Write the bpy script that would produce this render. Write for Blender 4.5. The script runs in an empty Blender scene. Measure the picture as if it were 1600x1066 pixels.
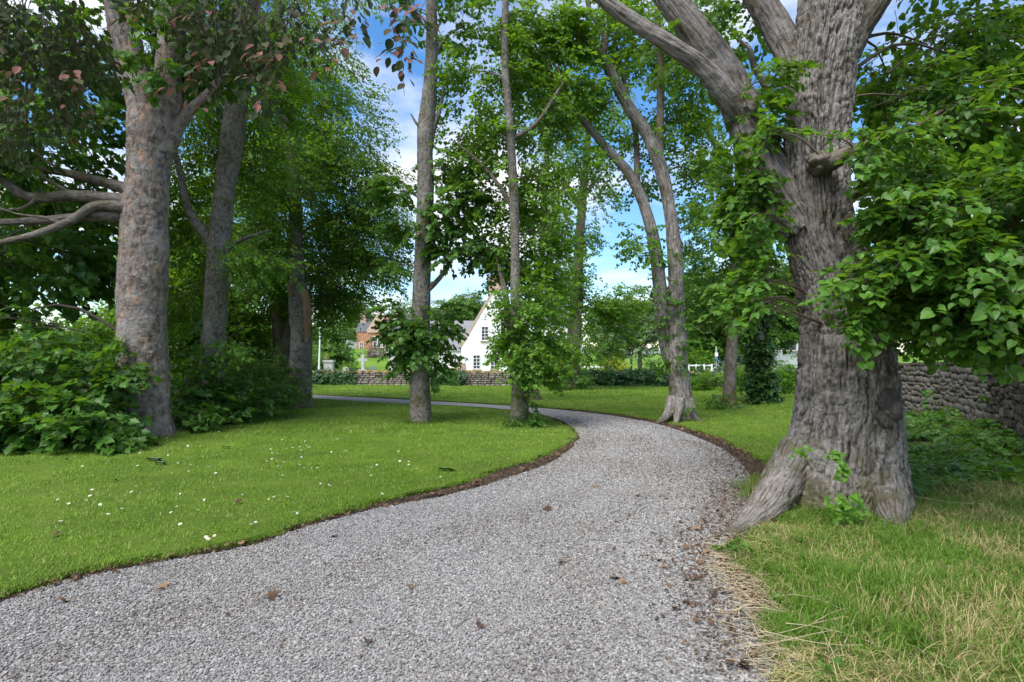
import bpy, math, random
import numpy as np
from mathutils import Vector
from mathutils.geometry import delaunay_2d_cdt

S = bpy.context.scene
C = S.collection
rng = np.random.default_rng(11)
PI = math.pi

# ------------------------------------------------------------------ camera, sky, sun, exposure
CAM_H, FPX, HOR = 1.55, 889.0, 550.0
cam_d = bpy.data.cameras.new('camera'); cam = bpy.data.objects.new('camera', cam_d); C.objects.link(cam)
cam.location = (0, 0, CAM_H); cam.rotation_euler = (PI / 2, 0, 0)
cam_d.sensor_width = 36; cam_d.lens = 36 * FPX / 1600; cam_d.shift_y = (HOR - 533) / 1600
cam_d.clip_start = 0.05; cam_d.clip_end = 3000
S.camera = cam

SUN_EL, SUN_AZ = math.radians(58), math.radians(215)     # azimuth clockwise from +Y (the view direction)
W = bpy.data.worlds.new('World'); S.world = W; W.use_nodes = True
nt = W.node_tree; nt.nodes.clear()
def wn(t, **k):
    n = nt.nodes.new(t)
    for a, b in k.items(): setattr(n, a, b)
    return n
sky = wn('ShaderNodeTexSky', sky_type='NISHITA', sun_disc=False)
sky.sun_elevation = SUN_EL; sky.sun_rotation = SUN_AZ; sky.air_density = 1.0; sky.dust_density = 0.4; sky.ozone_density = 2.2
SKY_STRENGTH = 0.055
tc = wn('ShaderNodeTexCoord')
sep = wn('ShaderNodeSeparateXYZ'); nt.links.new(tc.outputs['Generated'], sep.inputs[0])
zz = wn('ShaderNodeMath', operation='ADD'); nt.links.new(sep.outputs[2], zz.inputs[0]); zz.inputs[1].default_value = 0.22
za = wn('ShaderNodeMath', operation='MAXIMUM'); nt.links.new(zz.outputs[0], za.inputs[0]); za.inputs[1].default_value = 0.05
dv = wn('ShaderNodeVectorMath', operation='DIVIDE'); nt.links.new(tc.outputs['Generated'], dv.inputs[0])
cmb = wn('ShaderNodeCombineXYZ')
for i in range(3): nt.links.new(za.outputs[0], cmb.inputs[i])
nt.links.new(cmb.outputs[0], dv.inputs[1])
cn = wn('ShaderNodeTexNoise'); cn.inputs['Scale'].default_value = 1.35; cn.inputs['Detail'].default_value = 7; cn.inputs['Roughness'].default_value = 0.56
mp = wn('ShaderNodeMapping'); mp.inputs['Location'].default_value = (3.1, 1.7, 0.0)
nt.links.new(dv.outputs[0], mp.inputs[0]); nt.links.new(mp.outputs[0], cn.inputs['Vector'])
cr = wn('ShaderNodeMapRange'); cr.inputs['From Min'].default_value = 0.45; cr.inputs['From Max'].default_value = 0.63
nt.links.new(cn.outputs['Fac'], cr.inputs['Value'])
mixc = wn('ShaderNodeMixRGB'); nt.links.new(cr.outputs[0], mixc.inputs[0])
hs = wn('ShaderNodeHueSaturation'); hs.inputs['Saturation'].default_value = 1.28; hs.inputs['Value'].default_value = 1.0
nt.links.new(sky.outputs[0], hs.inputs['Color']); nt.links.new(hs.outputs[0], mixc.inputs[1])
mixc.inputs[2].default_value = (4.9, 5.0, 5.2, 1)
bg = wn('ShaderNodeBackground'); bg.inputs[1].default_value = SKY_STRENGTH
nt.links.new(mixc.outputs[0], bg.inputs[0])
wo = wn('ShaderNodeOutputWorld'); nt.links.new(bg.outputs[0], wo.inputs[0])

sl = bpy.data.lights.new('sun', 'SUN'); so = bpy.data.objects.new('sun', sl); C.objects.link(so)
sl.energy = 1.5; sl.angle = math.radians(50); sl.color = (1.0, 0.96, 0.9)
sd = Vector((math.sin(SUN_AZ) * math.cos(SUN_EL), math.cos(SUN_AZ) * math.cos(SUN_EL), math.sin(SUN_EL)))
so.rotation_euler = sd.to_track_quat('Z', 'Y').to_euler()
S.view_settings.view_transform = 'Standard'; S.view_settings.look = 'None'
S.view_settings.gamma = 1; S.view_settings.exposure = 2.2
S.view_settings.use_curve_mapping = False
S.cycles.max_bounces = 7; S.cycles.diffuse_bounces = 4; S.cycles.transmission_bounces = 5; S.cycles.glossy_bounces = 2
S.cycles.use_denoising = True
S.cycles.sample_clamp_indirect = 6

# ------------------------------------------------------------------ numpy helpers
_perm = np.random.default_rng(3).permutation(256); _perm = np.concatenate([_perm, _perm, _perm])
_val = np.random.default_rng(4).random(256) * 2 - 1
def vnoise(p):
    p = np.asarray(p, float); i = np.floor(p).astype(int); f = p - i; f = f * f * f * (f * (f * 6 - 15) + 10); i &= 255
    def h(dx, dy, dz): return _val[_perm[_perm[_perm[(i[:, 0] + dx) & 255] + ((i[:, 1] + dy) & 255)] + ((i[:, 2] + dz) & 255)]]
    x, y, z = f[:, 0], f[:, 1], f[:, 2]
    a = h(0,0,0)*(1-x)+h(1,0,0)*x; b = h(0,1,0)*(1-x)+h(1,1,0)*x; c = h(0,0,1)*(1-x)+h(1,0,1)*x; d = h(0,1,1)*(1-x)+h(1,1,1)*x
    return (a*(1-y)+b*y)*(1-z) + (c*(1-y)+d*y)*z
def fbm(p, o=4):
    p = np.asarray(p, float); s = 0; a = 1; t = 0
    for k in range(o): s = s + a * vnoise(p * 2**k + 17.3 * k); t += a; a *= .5
    return s / t
def sst(a, b, x): t = np.clip((x - a) / (b - a), 0, 1); return t * t * (3 - 2 * t)
def zt(x, y):
    x = np.asarray(x, float); y = np.asarray(y, float)
    r = np.clip(y - 8, 0, 27); z = -0.02 * r
    z = z - 0.015 * np.clip(y - 35, 0, 35)
    z = z + 3.15 * sst(60, 92, y) * sst(-4, -13, x)
    z = z + 0.30 * sst(5.2, 9, x) * sst(5, 9, y) * sst(30, 15, y)
    return z
def P(px, py, d): return np.array([(px - 800) / FPX * d, d, CAM_H - (py - HOR) / FPX * d])
def G(px, py):
    d = CAM_H * FPX / max(py - HOR, 8)
    for _ in range(60):
        z = float(zt((px - 800) / FPX * d, d)); nd = (CAM_H - z) * FPX / max(py - HOR, 8); d = d * .5 + nd * .5
    p = P(px, py, d); p[2] = float(zt(p[0], p[1])); return p
def rotm(fwd, up, spin=None):
    f = fwd / np.maximum(np.linalg.norm(fwd, axis=1, keepdims=True), 1e-9)
    y = np.cross(up, f); y /= np.maximum(np.linalg.norm(y, axis=1, keepdims=True), 1e-9)
    z = np.cross(f, y)
    return np.stack([f, y, z], axis=2)
def eul(R):
    return np.stack([np.arctan2(R[:, 2, 1], R[:, 2, 2]), np.arcsin(np.clip(-R[:, 2, 0], -1, 1)), np.arctan2(R[:, 1, 0], R[:, 0, 0])], 1)

def mk(name, V, F, mat=None, parent=None, smooth=False, attrs=None, midx=None, link=True):
    me = bpy.data.meshes.new(name)
    V = np.asarray(V, np.float32)
    if isinstance(F, np.ndarray) and F.ndim == 2:
        n, k = F.shape
        me.vertices.add(len(V)); me.vertices.foreach_set('co', V.ravel())
        me.loops.add(n * k); me.loops.foreach_set('vertex_index', F.astype(np.int32).ravel())
        me.polygons.add(n); me.polygons.foreach_set('loop_start', np.arange(0, n * k, k, dtype=np.int32))
        me.update(calc_edges=True)
    else:
        me.from_pydata([tuple(map(float, v)) for v in V], [], [tuple(map(int, f)) for f in F]); me.update()
    for m in (mat if isinstance(mat, (list, tuple)) else [mat]):
        if m is not None: me.materials.append(m)
    if midx is not None: me.polygons.foreach_set('material_index', np.asarray(midx, np.int32))
    if smooth: me.polygons.foreach_set('use_smooth', np.ones(len(me.polygons), bool))
    for an, (ty, dom, data) in (attrs or {}).items():
        a = me.attributes.new(an, ty, dom)
        a.data.foreach_set('vector' if ty == 'FLOAT_VECTOR' else 'value', np.asarray(data, np.float32 if ty != 'INT' else np.int32).ravel())
    o = bpy.data.objects.new(name, me)
    if link: C.objects.link(o)
    if parent is not None: o.parent = parent
    return o
def empty(name, loc=(0, 0, 0), rz=0):
    o = bpy.data.objects.new(name, None); C.objects.link(o); o.location = [float(v) for v in loc]; o.rotation_euler = (0, 0, rz); o.empty_display_size = .2
    return o
def tag(o, label=None, cat=None, group=None, kind=None):
    if label: o['label'] = label
    if cat: o['category'] = cat
    if group: o['group'] = group
    if kind: o['kind'] = kind
    return o
def keep(o, root):            # parent a mesh given in world coordinates to an (unrotated) root
    o.parent = root; o.location = tuple(-v for v in root.location); return o

class MB:                     # collects boxes, polygons, tubes in one mesh
    def __init__(s): s.V = []; s.F = []; s.n = 0
    def add(s, V, F):
        s.V.append(np.asarray(V, float)); s.F += [tuple(i + s.n for i in f) for f in F]; s.n += len(V)
    def box(s, c, d, rz=0):
        q = np.array([[x, y, z] for x in (-.5, .5) for y in (-.5, .5) for z in (-.5, .5)]) * np.array(d)
        cs, sn = math.cos(rz), math.sin(rz)
        q = np.stack([q[:, 0]*cs - q[:, 1]*sn, q[:, 0]*sn + q[:, 1]*cs, q[:, 2]], 1) + np.array(c)
        s.add(q, [(0,1,3,2),(4,6,7,5),(0,4,5,1),(2,3,7,6),(0,2,6,4),(1,5,7,3)])
    def prism(s, poly, y0, y1):      # polygon in XZ extruded along Y
        n = len(poly); V = [(x, y0, z) for x, z in poly] + [(x, y1, z) for x, z in poly]
        s.add(V, [tuple(range(n)), tuple(range(2*n-1, n-1, -1))] + [(i, i+n, (i+1) % n + n, (i+1) % n) for i in range(n)])
    def tube(s, a, b, r0, r1=None, k=8):
        V, F, _ = tube([a, b], [r0, r1 if r1 is not None else r0], k, raw=True); s.add(V, [tuple(f) for f in F])
    def build(s, name, mat, parent=None, smooth=False): return mk(name, np.concatenate(s.V), s.F, mat, parent, smooth)

def catmull(p, n):
    p = np.asarray(p, float); k = len(p)
    if k == 2: t = np.linspace(0, 1, n)[:, None]; return p[0] * (1 - t) + p[1] * t
    q = np.vstack([2*p[0]-p[1], p, 2*p[-1]-p[-2]])
    L = np.concatenate([[0], np.cumsum(np.linalg.norm(np.diff(p[:, :3], axis=0), axis=1))]); L /= L[-1]
    u = np.interp(np.linspace(0, 1, n), L, np.arange(k)); i = np.minimum(u.astype(int), k - 2); t = (u - i)[:, None]
    a, b, c, d = q[i], q[i+1], q[i+2], q[i+3]
    return .5 * ((2*b) + (c-a)*t + (2*a-5*b+4*c-d)*t*t + (-a+3*b-3*c+d)*t**3)
def frames(pts):
    T = np.gradient(pts, axis=0); T /= np.linalg.norm(T, axis=1, keepdims=True)
    N = np.zeros_like(T); ref = np.array([1., 0, 0]) if abs(T[0, 0]) < .8 else np.array([0, 1., 0])
    n = ref - T[0] * (ref @ T[0]); n /= np.linalg.norm(n)
    for i in range(len(T)):
        n = n - T[i] * (n @ T[i]); n /= np.linalg.norm(n); N[i] = n
    return T, N, np.cross(T, N)
def tube(pts, rad, seg, disp=None, raw=False):
    pts = np.asarray(pts, float); rad = np.asarray(rad, float); n = len(pts)
    T, N, B = frames(pts)
    th = np.linspace(0, 2*PI, seg, endpoint=False); c, s_ = np.cos(th), np.sin(th)
    L = np.concatenate([[0], np.cumsum(np.linalg.norm(np.diff(pts, axis=0), axis=1))])
    Rm = np.repeat(rad[:, None], seg, 1); R0 = float(np.median(rad))
    buv = np.stack([np.broadcast_to(c * R0, (n, seg)), np.broadcast_to(s_ * R0, (n, seg)), np.repeat(L[:, None], seg, 1)], 2).reshape(-1, 3)
    D = N[:, None, :] * c[None, :, None] + B[:, None, :] * s_[None, :, None]
    if disp is not None:
        Rm = Rm + disp(buv, np.repeat(L, seg), np.tile(th, n), Rm.ravel(), D.reshape(-1, 3), pts).reshape(n, seg)
    V = (pts[:, None, :] + D * Rm[..., None]).reshape(-1, 3)
    i = np.arange(n - 1)[:, None] * seg; j = np.arange(seg)[None, :]; j2 = (j + 1) % seg
    F = np.stack([i + j, i + j2, i + seg + j2, i + seg + j], 2).reshape(-1, 4)
    if raw: return V, F, buv
    V = np.vstack([V, pts[-1] + T[-1] * rad[-1] * .3]); buv = np.vstack([buv, [0, 0, L[-1]]])
    k = len(V) - 1; b0 = (n - 1) * seg
    cap = np.stack([b0 + np.arange(seg), b0 + (np.arange(seg) + 1) % seg, np.full(seg, k), np.full(seg, k)], 1)
    cap = [(int(a), int(b), int(c_)) for a, b, c_, _ in cap]
    return V, F, buv, cap

# ------------------------------------------------------------------ materials
def mat(name):
    m = bpy.data.materials.new(name); m.use_nodes = True; t = m.node_tree; t.nodes.clear()
    o = t.nodes.new('ShaderNodeOutputMaterial'); return m, t, o
def nd(t, ty, ins=None, **k):
    n = t.nodes.new(ty)
    for a, b in k.items(): setattr(n, a, b)
    for a, b in (ins or {}).items():
        if isinstance(b, bpy.types.NodeSocket): t.links.new(b, n.inputs[a])
        else: n.inputs[a].default_value = b
    return n
def c4(c): return (c[0], c[1], c[2], 1)
def mixrgb(t, f, a, b, bt='MIX'):
    n = t.nodes.new('ShaderNodeMixRGB'); n.blend_type = bt
    for i, v in enumerate((f, a, b)):
        if isinstance(v, bpy.types.NodeSocket): t.links.new(v, n.inputs[i])
        elif i == 0: n.inputs[0].default_value = v
        else: n.inputs[i].default_value = c4(v)
    return n.outputs[0]
def mr(t, v, a, b, c=0., d=1.):
    n = nd(t, 'ShaderNodeMapRange', {'Value': v, 'From Min': a, 'From Max': b, 'To Min': c, 'To Max': d}); return n.outputs[0]
def noise(t, vec, scale, detail=4, rough=.55):
    return nd(t, 'ShaderNodeTexNoise', {'Vector': vec, 'Scale': scale, 'Detail': detail, 'Roughness': rough}).outputs['Fac']
def objc(t): return nd(t, 'ShaderNodeTexCoord').outputs['Object']
def attr(t, n, out='Vector'): return nd(t, 'ShaderNodeAttribute', attribute_name=n).outputs[out]
def scalev(t, v, s): return nd(t, 'ShaderNodeVectorMath', {0: v, 1: s}, operation='MULTIPLY').outputs[0]
def plain(name, col, rough=.8, var=.15, scale=6, bump=0., bscale=30, metal=0, spec=.3):
    m, t, o = mat(name); co = objc(t); f = noise(t, co, scale, 5)
    c = mixrgb(t, mr(t, f, .3, .7), [v * (1 - var) for v in col], [min(1, v * (1 + var)) for v in col])
    p = nd(t, 'ShaderNodeBsdfPrincipled', {'Base Color': c, 'Roughness': rough, 'Metallic': metal, 'Specular IOR Level': spec})
    if bump:
        b = nd(t, 'ShaderNodeBump', {'Height': noise(t, co, bscale, 6), 'Strength': bump, 'Distance': .02}); t.links.new(b.outputs[0], p.inputs['Normal'])
    t.links.new(p.outputs[0], o.inputs[0]); return m
def leafmat(name, dark, light, trans, tf=.38, rough=.42, spec=.35, hue=None):
    m, t, o = mat(name)
    lv = attr(t, 'lv', 'Fac'); rn = nd(t, 'ShaderNodeObjectInfo').outputs['Random']
    mx = nd(t, 'ShaderNodeMath', {0: lv, 1: .6}, operation='MULTIPLY').outputs[0]
    f = nd(t, 'ShaderNodeMath', {0: rn, 1: .4, 2: mx}, operation='MULTIPLY_ADD').outputs[0]
    col = mixrgb(t, f, dark, light)
    if hue: col = mixrgb(t, mr(t, lv, hue[1], 1.0), col, hue[0])
    tcol = mixrgb(t, f, [v * .6 for v in trans], trans)
    if hue: tcol = mixrgb(t, mr(t, lv, hue[1], 1.0), tcol, hue[0])
    p = nd(t, 'ShaderNodeBsdfPrincipled', {'Base Color': col, 'Roughness': rough, 'Specular IOR Level': spec})
    tr = nd(t, 'ShaderNodeBsdfTranslucent', {'Color': tcol})
    mxs = nd(t, 'ShaderNodeMixShader', {0: tf}); t.links.new(p.outputs[0], mxs.inputs[1]); t.links.new(tr.outputs[0], mxs.inputs[2])
    t.links.new(mxs.outputs[0], o.inputs[0]); return m
def barkmat(name, base, dark, pale, patch=None, patch_amt=.5, moss=.0, stretch=(14, 14, 3), bump=.6, lo=.32, hi=.62):
    m, t, o = mat(name); b = attr(t, 'buv'); oc = objc(t)
    f1 = noise(t, scalev(t, b, stretch), 1.0, 7, .65)
    f2 = noise(t, b, 2.3, 5); f3 = noise(t, b, 9.0, 6, .7)
    c = mixrgb(t, mr(t, f1, lo, hi), dark, base)
    c = mixrgb(t, mr(t, f2, .52, .7, 0, .7), c, pale)
    c = mixrgb(t, mr(t, f3, .55, .66, 0, .45), c, [v * 1.25 for v in pale])
    if patch:
        pf = nd(t, 'ShaderNodeTexVoronoi', {'Vector': nd(t, 'ShaderNodeVectorMath', {0: scalev(t, b, (22, 22, 9)), 1: nd(t, 'ShaderNodeTexNoise', {'Vector': b, 'Scale': 5.}).outputs['Color']}, operation='ADD').outputs[0], 'Scale': 1.0}).outputs['Color']
        pv = nd(t, 'ShaderNodeSeparateXYZ', {0: pf}).outputs[0]
        pm = nd(t, 'ShaderNodeMath', {0: mr(t, pv, 1 - patch_amt, 1 - patch_amt + .06), 1: mr(t, f2, .35, .6)}, operation='MULTIPLY').outputs[0]
        c = mixrgb(t, pm, c, patch)
    if moss:
        lowz = mr(t, nd(t, 'ShaderNodeSeparateXYZ', {0: oc}).outputs[2], -.2, .75, .13, 0); g = nd(t, 'ShaderNodeMath', {0: noise(t, oc, 2.3, 7, .75), 1: lowz}, operation='ADD').outputs[0]; c = mixrgb(t, mr(t, g, 1 - moss - .12, 1 - moss + .04, 0, .85), c, mixrgb(t, noise(t, oc, 6, 4), (.05, .07, .016), (.12, .085, .035)))
    p = nd(t, 'ShaderNodeBsdfPrincipled', {'Base Color': c, 'Roughness': .92, 'Specular IOR Level': .15})
    h = nd(t, 'ShaderNodeMath', {0: f1, 1: f3}, operation='ADD').outputs[0]
    bp = nd(t, 'ShaderNodeBump', {'Height': h, 'Strength': bump, 'Distance': .045}); t.links.new(bp.outputs[0], p.inputs['Normal'])
    t.links.new(p.outputs[0], o.inputs[0]); return m

M = {}
M['lime'] = leafmat('lime_leaf', (.032, .10, .014), (.10, .225, .026), (.21, .40, .02), .42)
M['syc'] = leafmat('sycamore_leaf', (.026, .080, .015), (.088, .205, .028), (.18, .36, .02), .42)
M['beech'] = leafmat('beech_leaf', (.045, .13, .012), (.135, .28, .020), (.28, .50, .02), .45)
M['light'] = leafmat('light_leaf', (.045, .13, .012), (.14, .29, .024), (.27, .50, .02), .44)
M['copper'] = leafmat('copper_leaf', (.016, .036, .012), (.045, .07, .020), (.08, .10, .03), .3, .6, .15, hue=((.22, .095, .075), .82))
M['ivy'] = leafmat('ivy_leaf', (.014, .048, .010), (.045, .11, .020), (.07, .16, .02), .25, .35)
M['far'] = leafmat('distant_leaf', (.05, .13, .018), (.12, .24, .03), (.18, .32, .03), .3)
M['pale'] = leafmat('greygreen_leaf', (.09, .16, .06), (.20, .30, .13), (.2, .3, .1), .25)
M['yellow'] = leafmat('golden_leaf', (.20, .28, .01), (.5, .5, .02), (.5, .5, .02), .3)
M['purple'] = leafmat('purple_leaf', (.12, .07, .085), (.25, .15, .17), (.2, .1, .1), .25)
M['straw'] = leafmat('grass_blade', (.06, .145, .014), (.14, .25, .026), (.22, .36, .03), .3, .6, .2, hue=((.46, .36, .18), .62))
M['lawn'] = leafmat('lawn_blade', (.07, .15, .012), (.265, .43, .040), (.28, .44, .035), .25, .6, .2, hue=((.42, .36, .17), .74))
M['twig'] = plain('twig_bark', (.11, .085, .06), .9, .2)
M['twigd'] = plain('dark_twig_bark', (.07, .055, .045), .9, .2)
M['b_lime'] = barkmat('lime_bark', (.29, .262, .24), (.085, .072, .06), (.38, .355, .33), moss=.36, stretch=(50, 50, 4.2), bump=1.0, lo=.37, hi=.57)
M['b_syc'] = barkmat('sycamore_bark', (.225, .19, .165), (.10, .08, .065), (.31, .30, .285), patch=(.38, .235, .155), patch_amt=.15, moss=.2, stretch=(15, 15, 7), bump=1.0, lo=.40, hi=.55)
M['b_grey'] = barkmat('grey_bark', (.205, .19, .165), (.085, .075, .06), (.29, .275, .25), moss=.36, stretch=(22, 22, 13), bump=.9, lo=.38, hi=.56)
M['b_dark'] = barkmat('dark_bark', (.19, .165, .14), (.085, .07, .055), (.26, .24, .215), moss=.40, stretch=(22, 22, 7), bump=.9, lo=.38, hi=.56)
M['b_torn'] = barkmat('torn_wood', (.36, .24, .15), (.17, .09, .05), (.42, .32, .23), stretch=(30, 30, 2), bump=.8)
M['burl'] = barkmat('burl_bark', (.12, .10, .09), (.05, .04, .035), (.24, .20, .18), stretch=(14, 14, 14), bump=1)

def soilmat():
    m, t, o = mat('soil'); co = objc(t); f = noise(t, co, 3, 8, .7); g = noise(t, co, 60, 4)
    c = mixrgb(t, mr(t, f, .35, .65), (.035, .026, .02), (.075, .055, .04))
    far = mr(t, nd(t, 'ShaderNodeSeparateXYZ', {0: co}).outputs[1], 34, 44)
    fg = noise(t, co, .12, 5); c2 = mixrgb(t, mr(t, fg, .4, .6), (.075, .15, .018), (.12, .205, .028))
    c = mixrgb(t, far, c, c2)
    p = nd(t, 'ShaderNodeBsdfPrincipled', {'Base Color': c, 'Roughness': 1, 'Specular IOR Level': .1})
    b = nd(t, 'ShaderNodeBump', {'Height': g, 'Strength': .8, 'Distance': .02}); t.links.new(b.outputs[0], p.inputs['Normal'])
    t.links.new(p.outputs[0], o.inputs[0]); return m
M['soil'] = soilmat()
def turfmat(name, a, b_, straw):
    m, t, o = mat(name); co = objc(t); f = noise(t, co, 1.1, 6, .65); g = noise(t, co, 45, 5, .7); h = noise(t, co, 5, 6, .7)
    c = mixrgb(t, mr(t, f, .35, .65), a, b_); c = mixrgb(t, mr(t, h, .55, .75, 0, .6), c, straw)
    c = mixrgb(t, mr(t, g, .3, .7, 0, .35), c, [v * 1.5 for v in b_])
    p = nd(t, 'ShaderNodeBsdfPrincipled', {'Base Color': c, 'Roughness': 1, 'Specular IOR Level': .1})
    b = nd(t, 'ShaderNodeBump', {'Height': g, 'Strength': 1, 'Distance': .03}); t.links.new(b.outputs[0], p.inputs['Normal'])
    t.links.new(p.outputs[0], o.inputs[0]); return m
M['turf'] = turfmat('turf', (.055, .095, .014), (.11, .17, .022), (.14, .13, .045))
M['meadow'] = turfmat('meadow', (.075, .15, .016), (.12, .20, .025), (.15, .18, .05))
M['rough_turf'] = turfmat('rough_turf', (.06, .09, .02), (.10, .13, .03), (.20, .16, .07))
def gravelmat():
    m, t, o = mat('gravel_bed'); co = objc(t)
    v = nd(t, 'ShaderNodeTexVoronoi', {'Vector': co, 'Scale': 48.}); cv = nd(t, 'ShaderNodeSeparateXYZ', {0: v.outputs['Color']}).outputs[0]
    r = nd(t, 'ShaderNodeValToRGB', {0: cv}); e = r.color_ramp.elements; e[0].color = (.07, .065, .06, 1); e[1].color = (.36, .35, .335, 1)
    for pos, col in ((.35, (.21, .205, .20, 1)), (.6, (.25, .225, .20, 1)), (.8, (.29, .29, .29, 1))): x = e.new(pos); x.color = col
    f = noise(t, co, .55, 5, .6); c = mixrgb(t, mr(t, f, .5, .72, 0, .55), r.outputs[0], (.15, .125, .10))
    p = nd(t, 'ShaderNodeBsdfPrincipled', {'Base Color': c, 'Roughness': .9, 'Specular IOR Level': .2})
    b = nd(t, 'ShaderNodeBump', {'Height': v.outputs['Distance'], 'Strength': 1, 'Distance': .012}, invert=True); t.links.new(b.outputs[0], p.inputs['Normal'])
    t.links.new(p.outputs[0], o.inputs[0]); return m
M['gravel'] = gravelmat()
def stonemat(name, stops, rough=.85, nscale=25, wear=(.06, .07, .03), wamt=.0, byattr=False, tint=False):
    m, t, o = mat(name); co = objc(t)
    rn = attr(t, 'lv', 'Fac') if byattr else nd(t, 'ShaderNodeObjectInfo').outputs['Random']
    r = nd(t, 'ShaderNodeValToRGB', {0: rn}); e = r.color_ramp.elements
    e[0].color = c4(stops[0]); e[1].color = c4(stops[-1])
    for i, s in enumerate(stops[1:-1]): x = e.new((i + 1) / (len(stops) - 1)); x.color = c4(s)
    f = noise(t, co, nscale, 6, .65); c = mixrgb(t, mr(t, f, .3, .75, 0, .5), r.outputs[0], [v * .6 for v in stops[0]])
    if tint:
        gpos = nd(t, 'ShaderNodeNewGeometry').outputs['Position']; c = mixrgb(t, mr(t, noise(t, gpos, .7, 6, .65), .48, .66, 0, .6), c, mixrgb(t, .45, c, (.17, .145, .115)))
    if wamt: c = mixrgb(t, mr(t, noise(t, co, 2.2, 6, .7), 1 - wamt - .1, 1 - wamt + .1, 0, .8), c, wear)
    p = nd(t, 'ShaderNodeBsdfPrincipled', {'Base Color': c, 'Roughness': rough, 'Specular IOR Level': .25})
    b = nd(t, 'ShaderNodeBump', {'Height': f, 'Strength': .7, 'Distance': .01}); t.links.new(b.outputs[0], p.inputs['Normal'])
    t.links.new(p.outputs[0], o.inputs[0]); return m
M['pebble'] = stonemat('pebble', [(.135, .13, .125), (.31, .305, .30), (.43, .42, .405), (.26, .24, .215), (.38, .378, .375), (.57, .555, .535), (.35, .30, .26), (.20, .20, .20)], .75, 60, tint=True)
M['pebble_dirty'] = stonemat('soil_stained_pebble', [(.06, .05, .04), (.17, .145, .12), (.25, .225, .195), (.12, .095, .075), (.34, .31, .28), (.20, .15, .115)], .85, 60)
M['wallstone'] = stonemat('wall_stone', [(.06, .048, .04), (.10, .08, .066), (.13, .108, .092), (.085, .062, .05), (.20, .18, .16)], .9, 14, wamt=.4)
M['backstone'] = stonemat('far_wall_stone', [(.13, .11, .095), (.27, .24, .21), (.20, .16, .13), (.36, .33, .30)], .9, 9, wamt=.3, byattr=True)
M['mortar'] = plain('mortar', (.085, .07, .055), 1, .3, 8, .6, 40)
M['mossy'] = plain('mossy_coping', (.17, .115, .045), 1, .5, 3, .8, 25)
M['litter'] = stonemat('dry_leaf', [(.07, .045, .03), (.13, .075, .045), (.20, .13, .075), (.10, .055, .035), (.32, .19, .10)], .9, 30)

# ------------------------------------------------------------------ geometry-node scatter (for what nobody could count)
def scatter(name, pts, rot, scl, protos, parent=None, idx=None):
    n = len(pts)
    scl = np.asarray(scl, float)
    if scl.ndim == 1: scl = np.repeat(scl[:, None], 3, 1)
    scl = scl * rng.uniform(.85, 1.18, (n, 3)) if n and len(protos) > 2 else scl
    if idx is None: idx = rng.integers(0, len(protos), n)
    me = bpy.data.meshes.new(name); me.vertices.add(n); me.vertices.foreach_set('co', np.asarray(pts, np.float32).ravel())
    for an, ty, dt in (('rot', 'FLOAT_VECTOR', rot), ('scl', 'FLOAT_VECTOR', scl)):
        a = me.attributes.new(an, ty, 'POINT'); a.data.foreach_set('vector', np.asarray(dt, np.float32).ravel())
    a = me.attributes.new('idx', 'INT', 'POINT'); a.data.foreach_set('value', np.asarray(idx, np.int32))
    for p in protos:
        for m in p.data.materials:
            if m and m.name not in [x.name for x in me.materials]: me.materials.append(m)
    o = bpy.data.objects.new(name, me); C.objects.link(o)
    key = 'scatter ' + ' '.join(p.name for p in protos)
    g = bpy.data.node_groups.get(key[:60])
    if g is None:
        g = bpy.data.node_groups.new(key[:60], 'GeometryNodeTree')
        g.interface.new_socket('Geometry', in_out='INPUT', socket_type='NodeSocketGeometry')
        g.interface.new_socket('Geometry', in_out='OUTPUT', socket_type='NodeSocketGeometry')
        gi = g.nodes.new('NodeGroupInput'); go = g.nodes.new('NodeGroupOutput')
        j = g.nodes.new('GeometryNodeJoinGeometry'); iop = g.nodes.new('GeometryNodeInstanceOnPoints')
        for p in reversed(protos):
            oi = g.nodes.new('GeometryNodeObjectInfo'); oi.inputs['Object'].default_value = p; oi.inputs['As Instance'].default_value = False
            gt = g.nodes.new('GeometryNodeGeometryToInstance'); g.links.new(oi.outputs['Geometry'], gt.inputs[0]); g.links.new(gt.outputs[0], j.inputs[0])
        def na(nm, ty):
            x = g.nodes.new('GeometryNodeInputNamedAttribute'); x.data_type = ty; x.inputs['Name'].default_value = nm; return x.outputs['Attribute']
        g.links.new(gi.outputs[0], iop.inputs['Points']); g.links.new(j.outputs[0], iop.inputs['Instance'])
        iop.inputs['Pick Instance'].default_value = True
        g.links.new(na('idx', 'INT'), iop.inputs['Instance Index'])
        g.links.new(na('rot', 'FLOAT_VECTOR'), iop.inputs['Rotation']); g.links.new(na('scl', 'FLOAT_VECTOR'), iop.inputs['Scale'])
        g.links.new(iop.outputs[0], go.inputs[0])
    md = o.modifiers.new('scatter', 'NODES'); md.node_group = g
    o['kind'] = 'stuff'
    if parent is not None: keep(o, parent)
    return o

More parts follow.
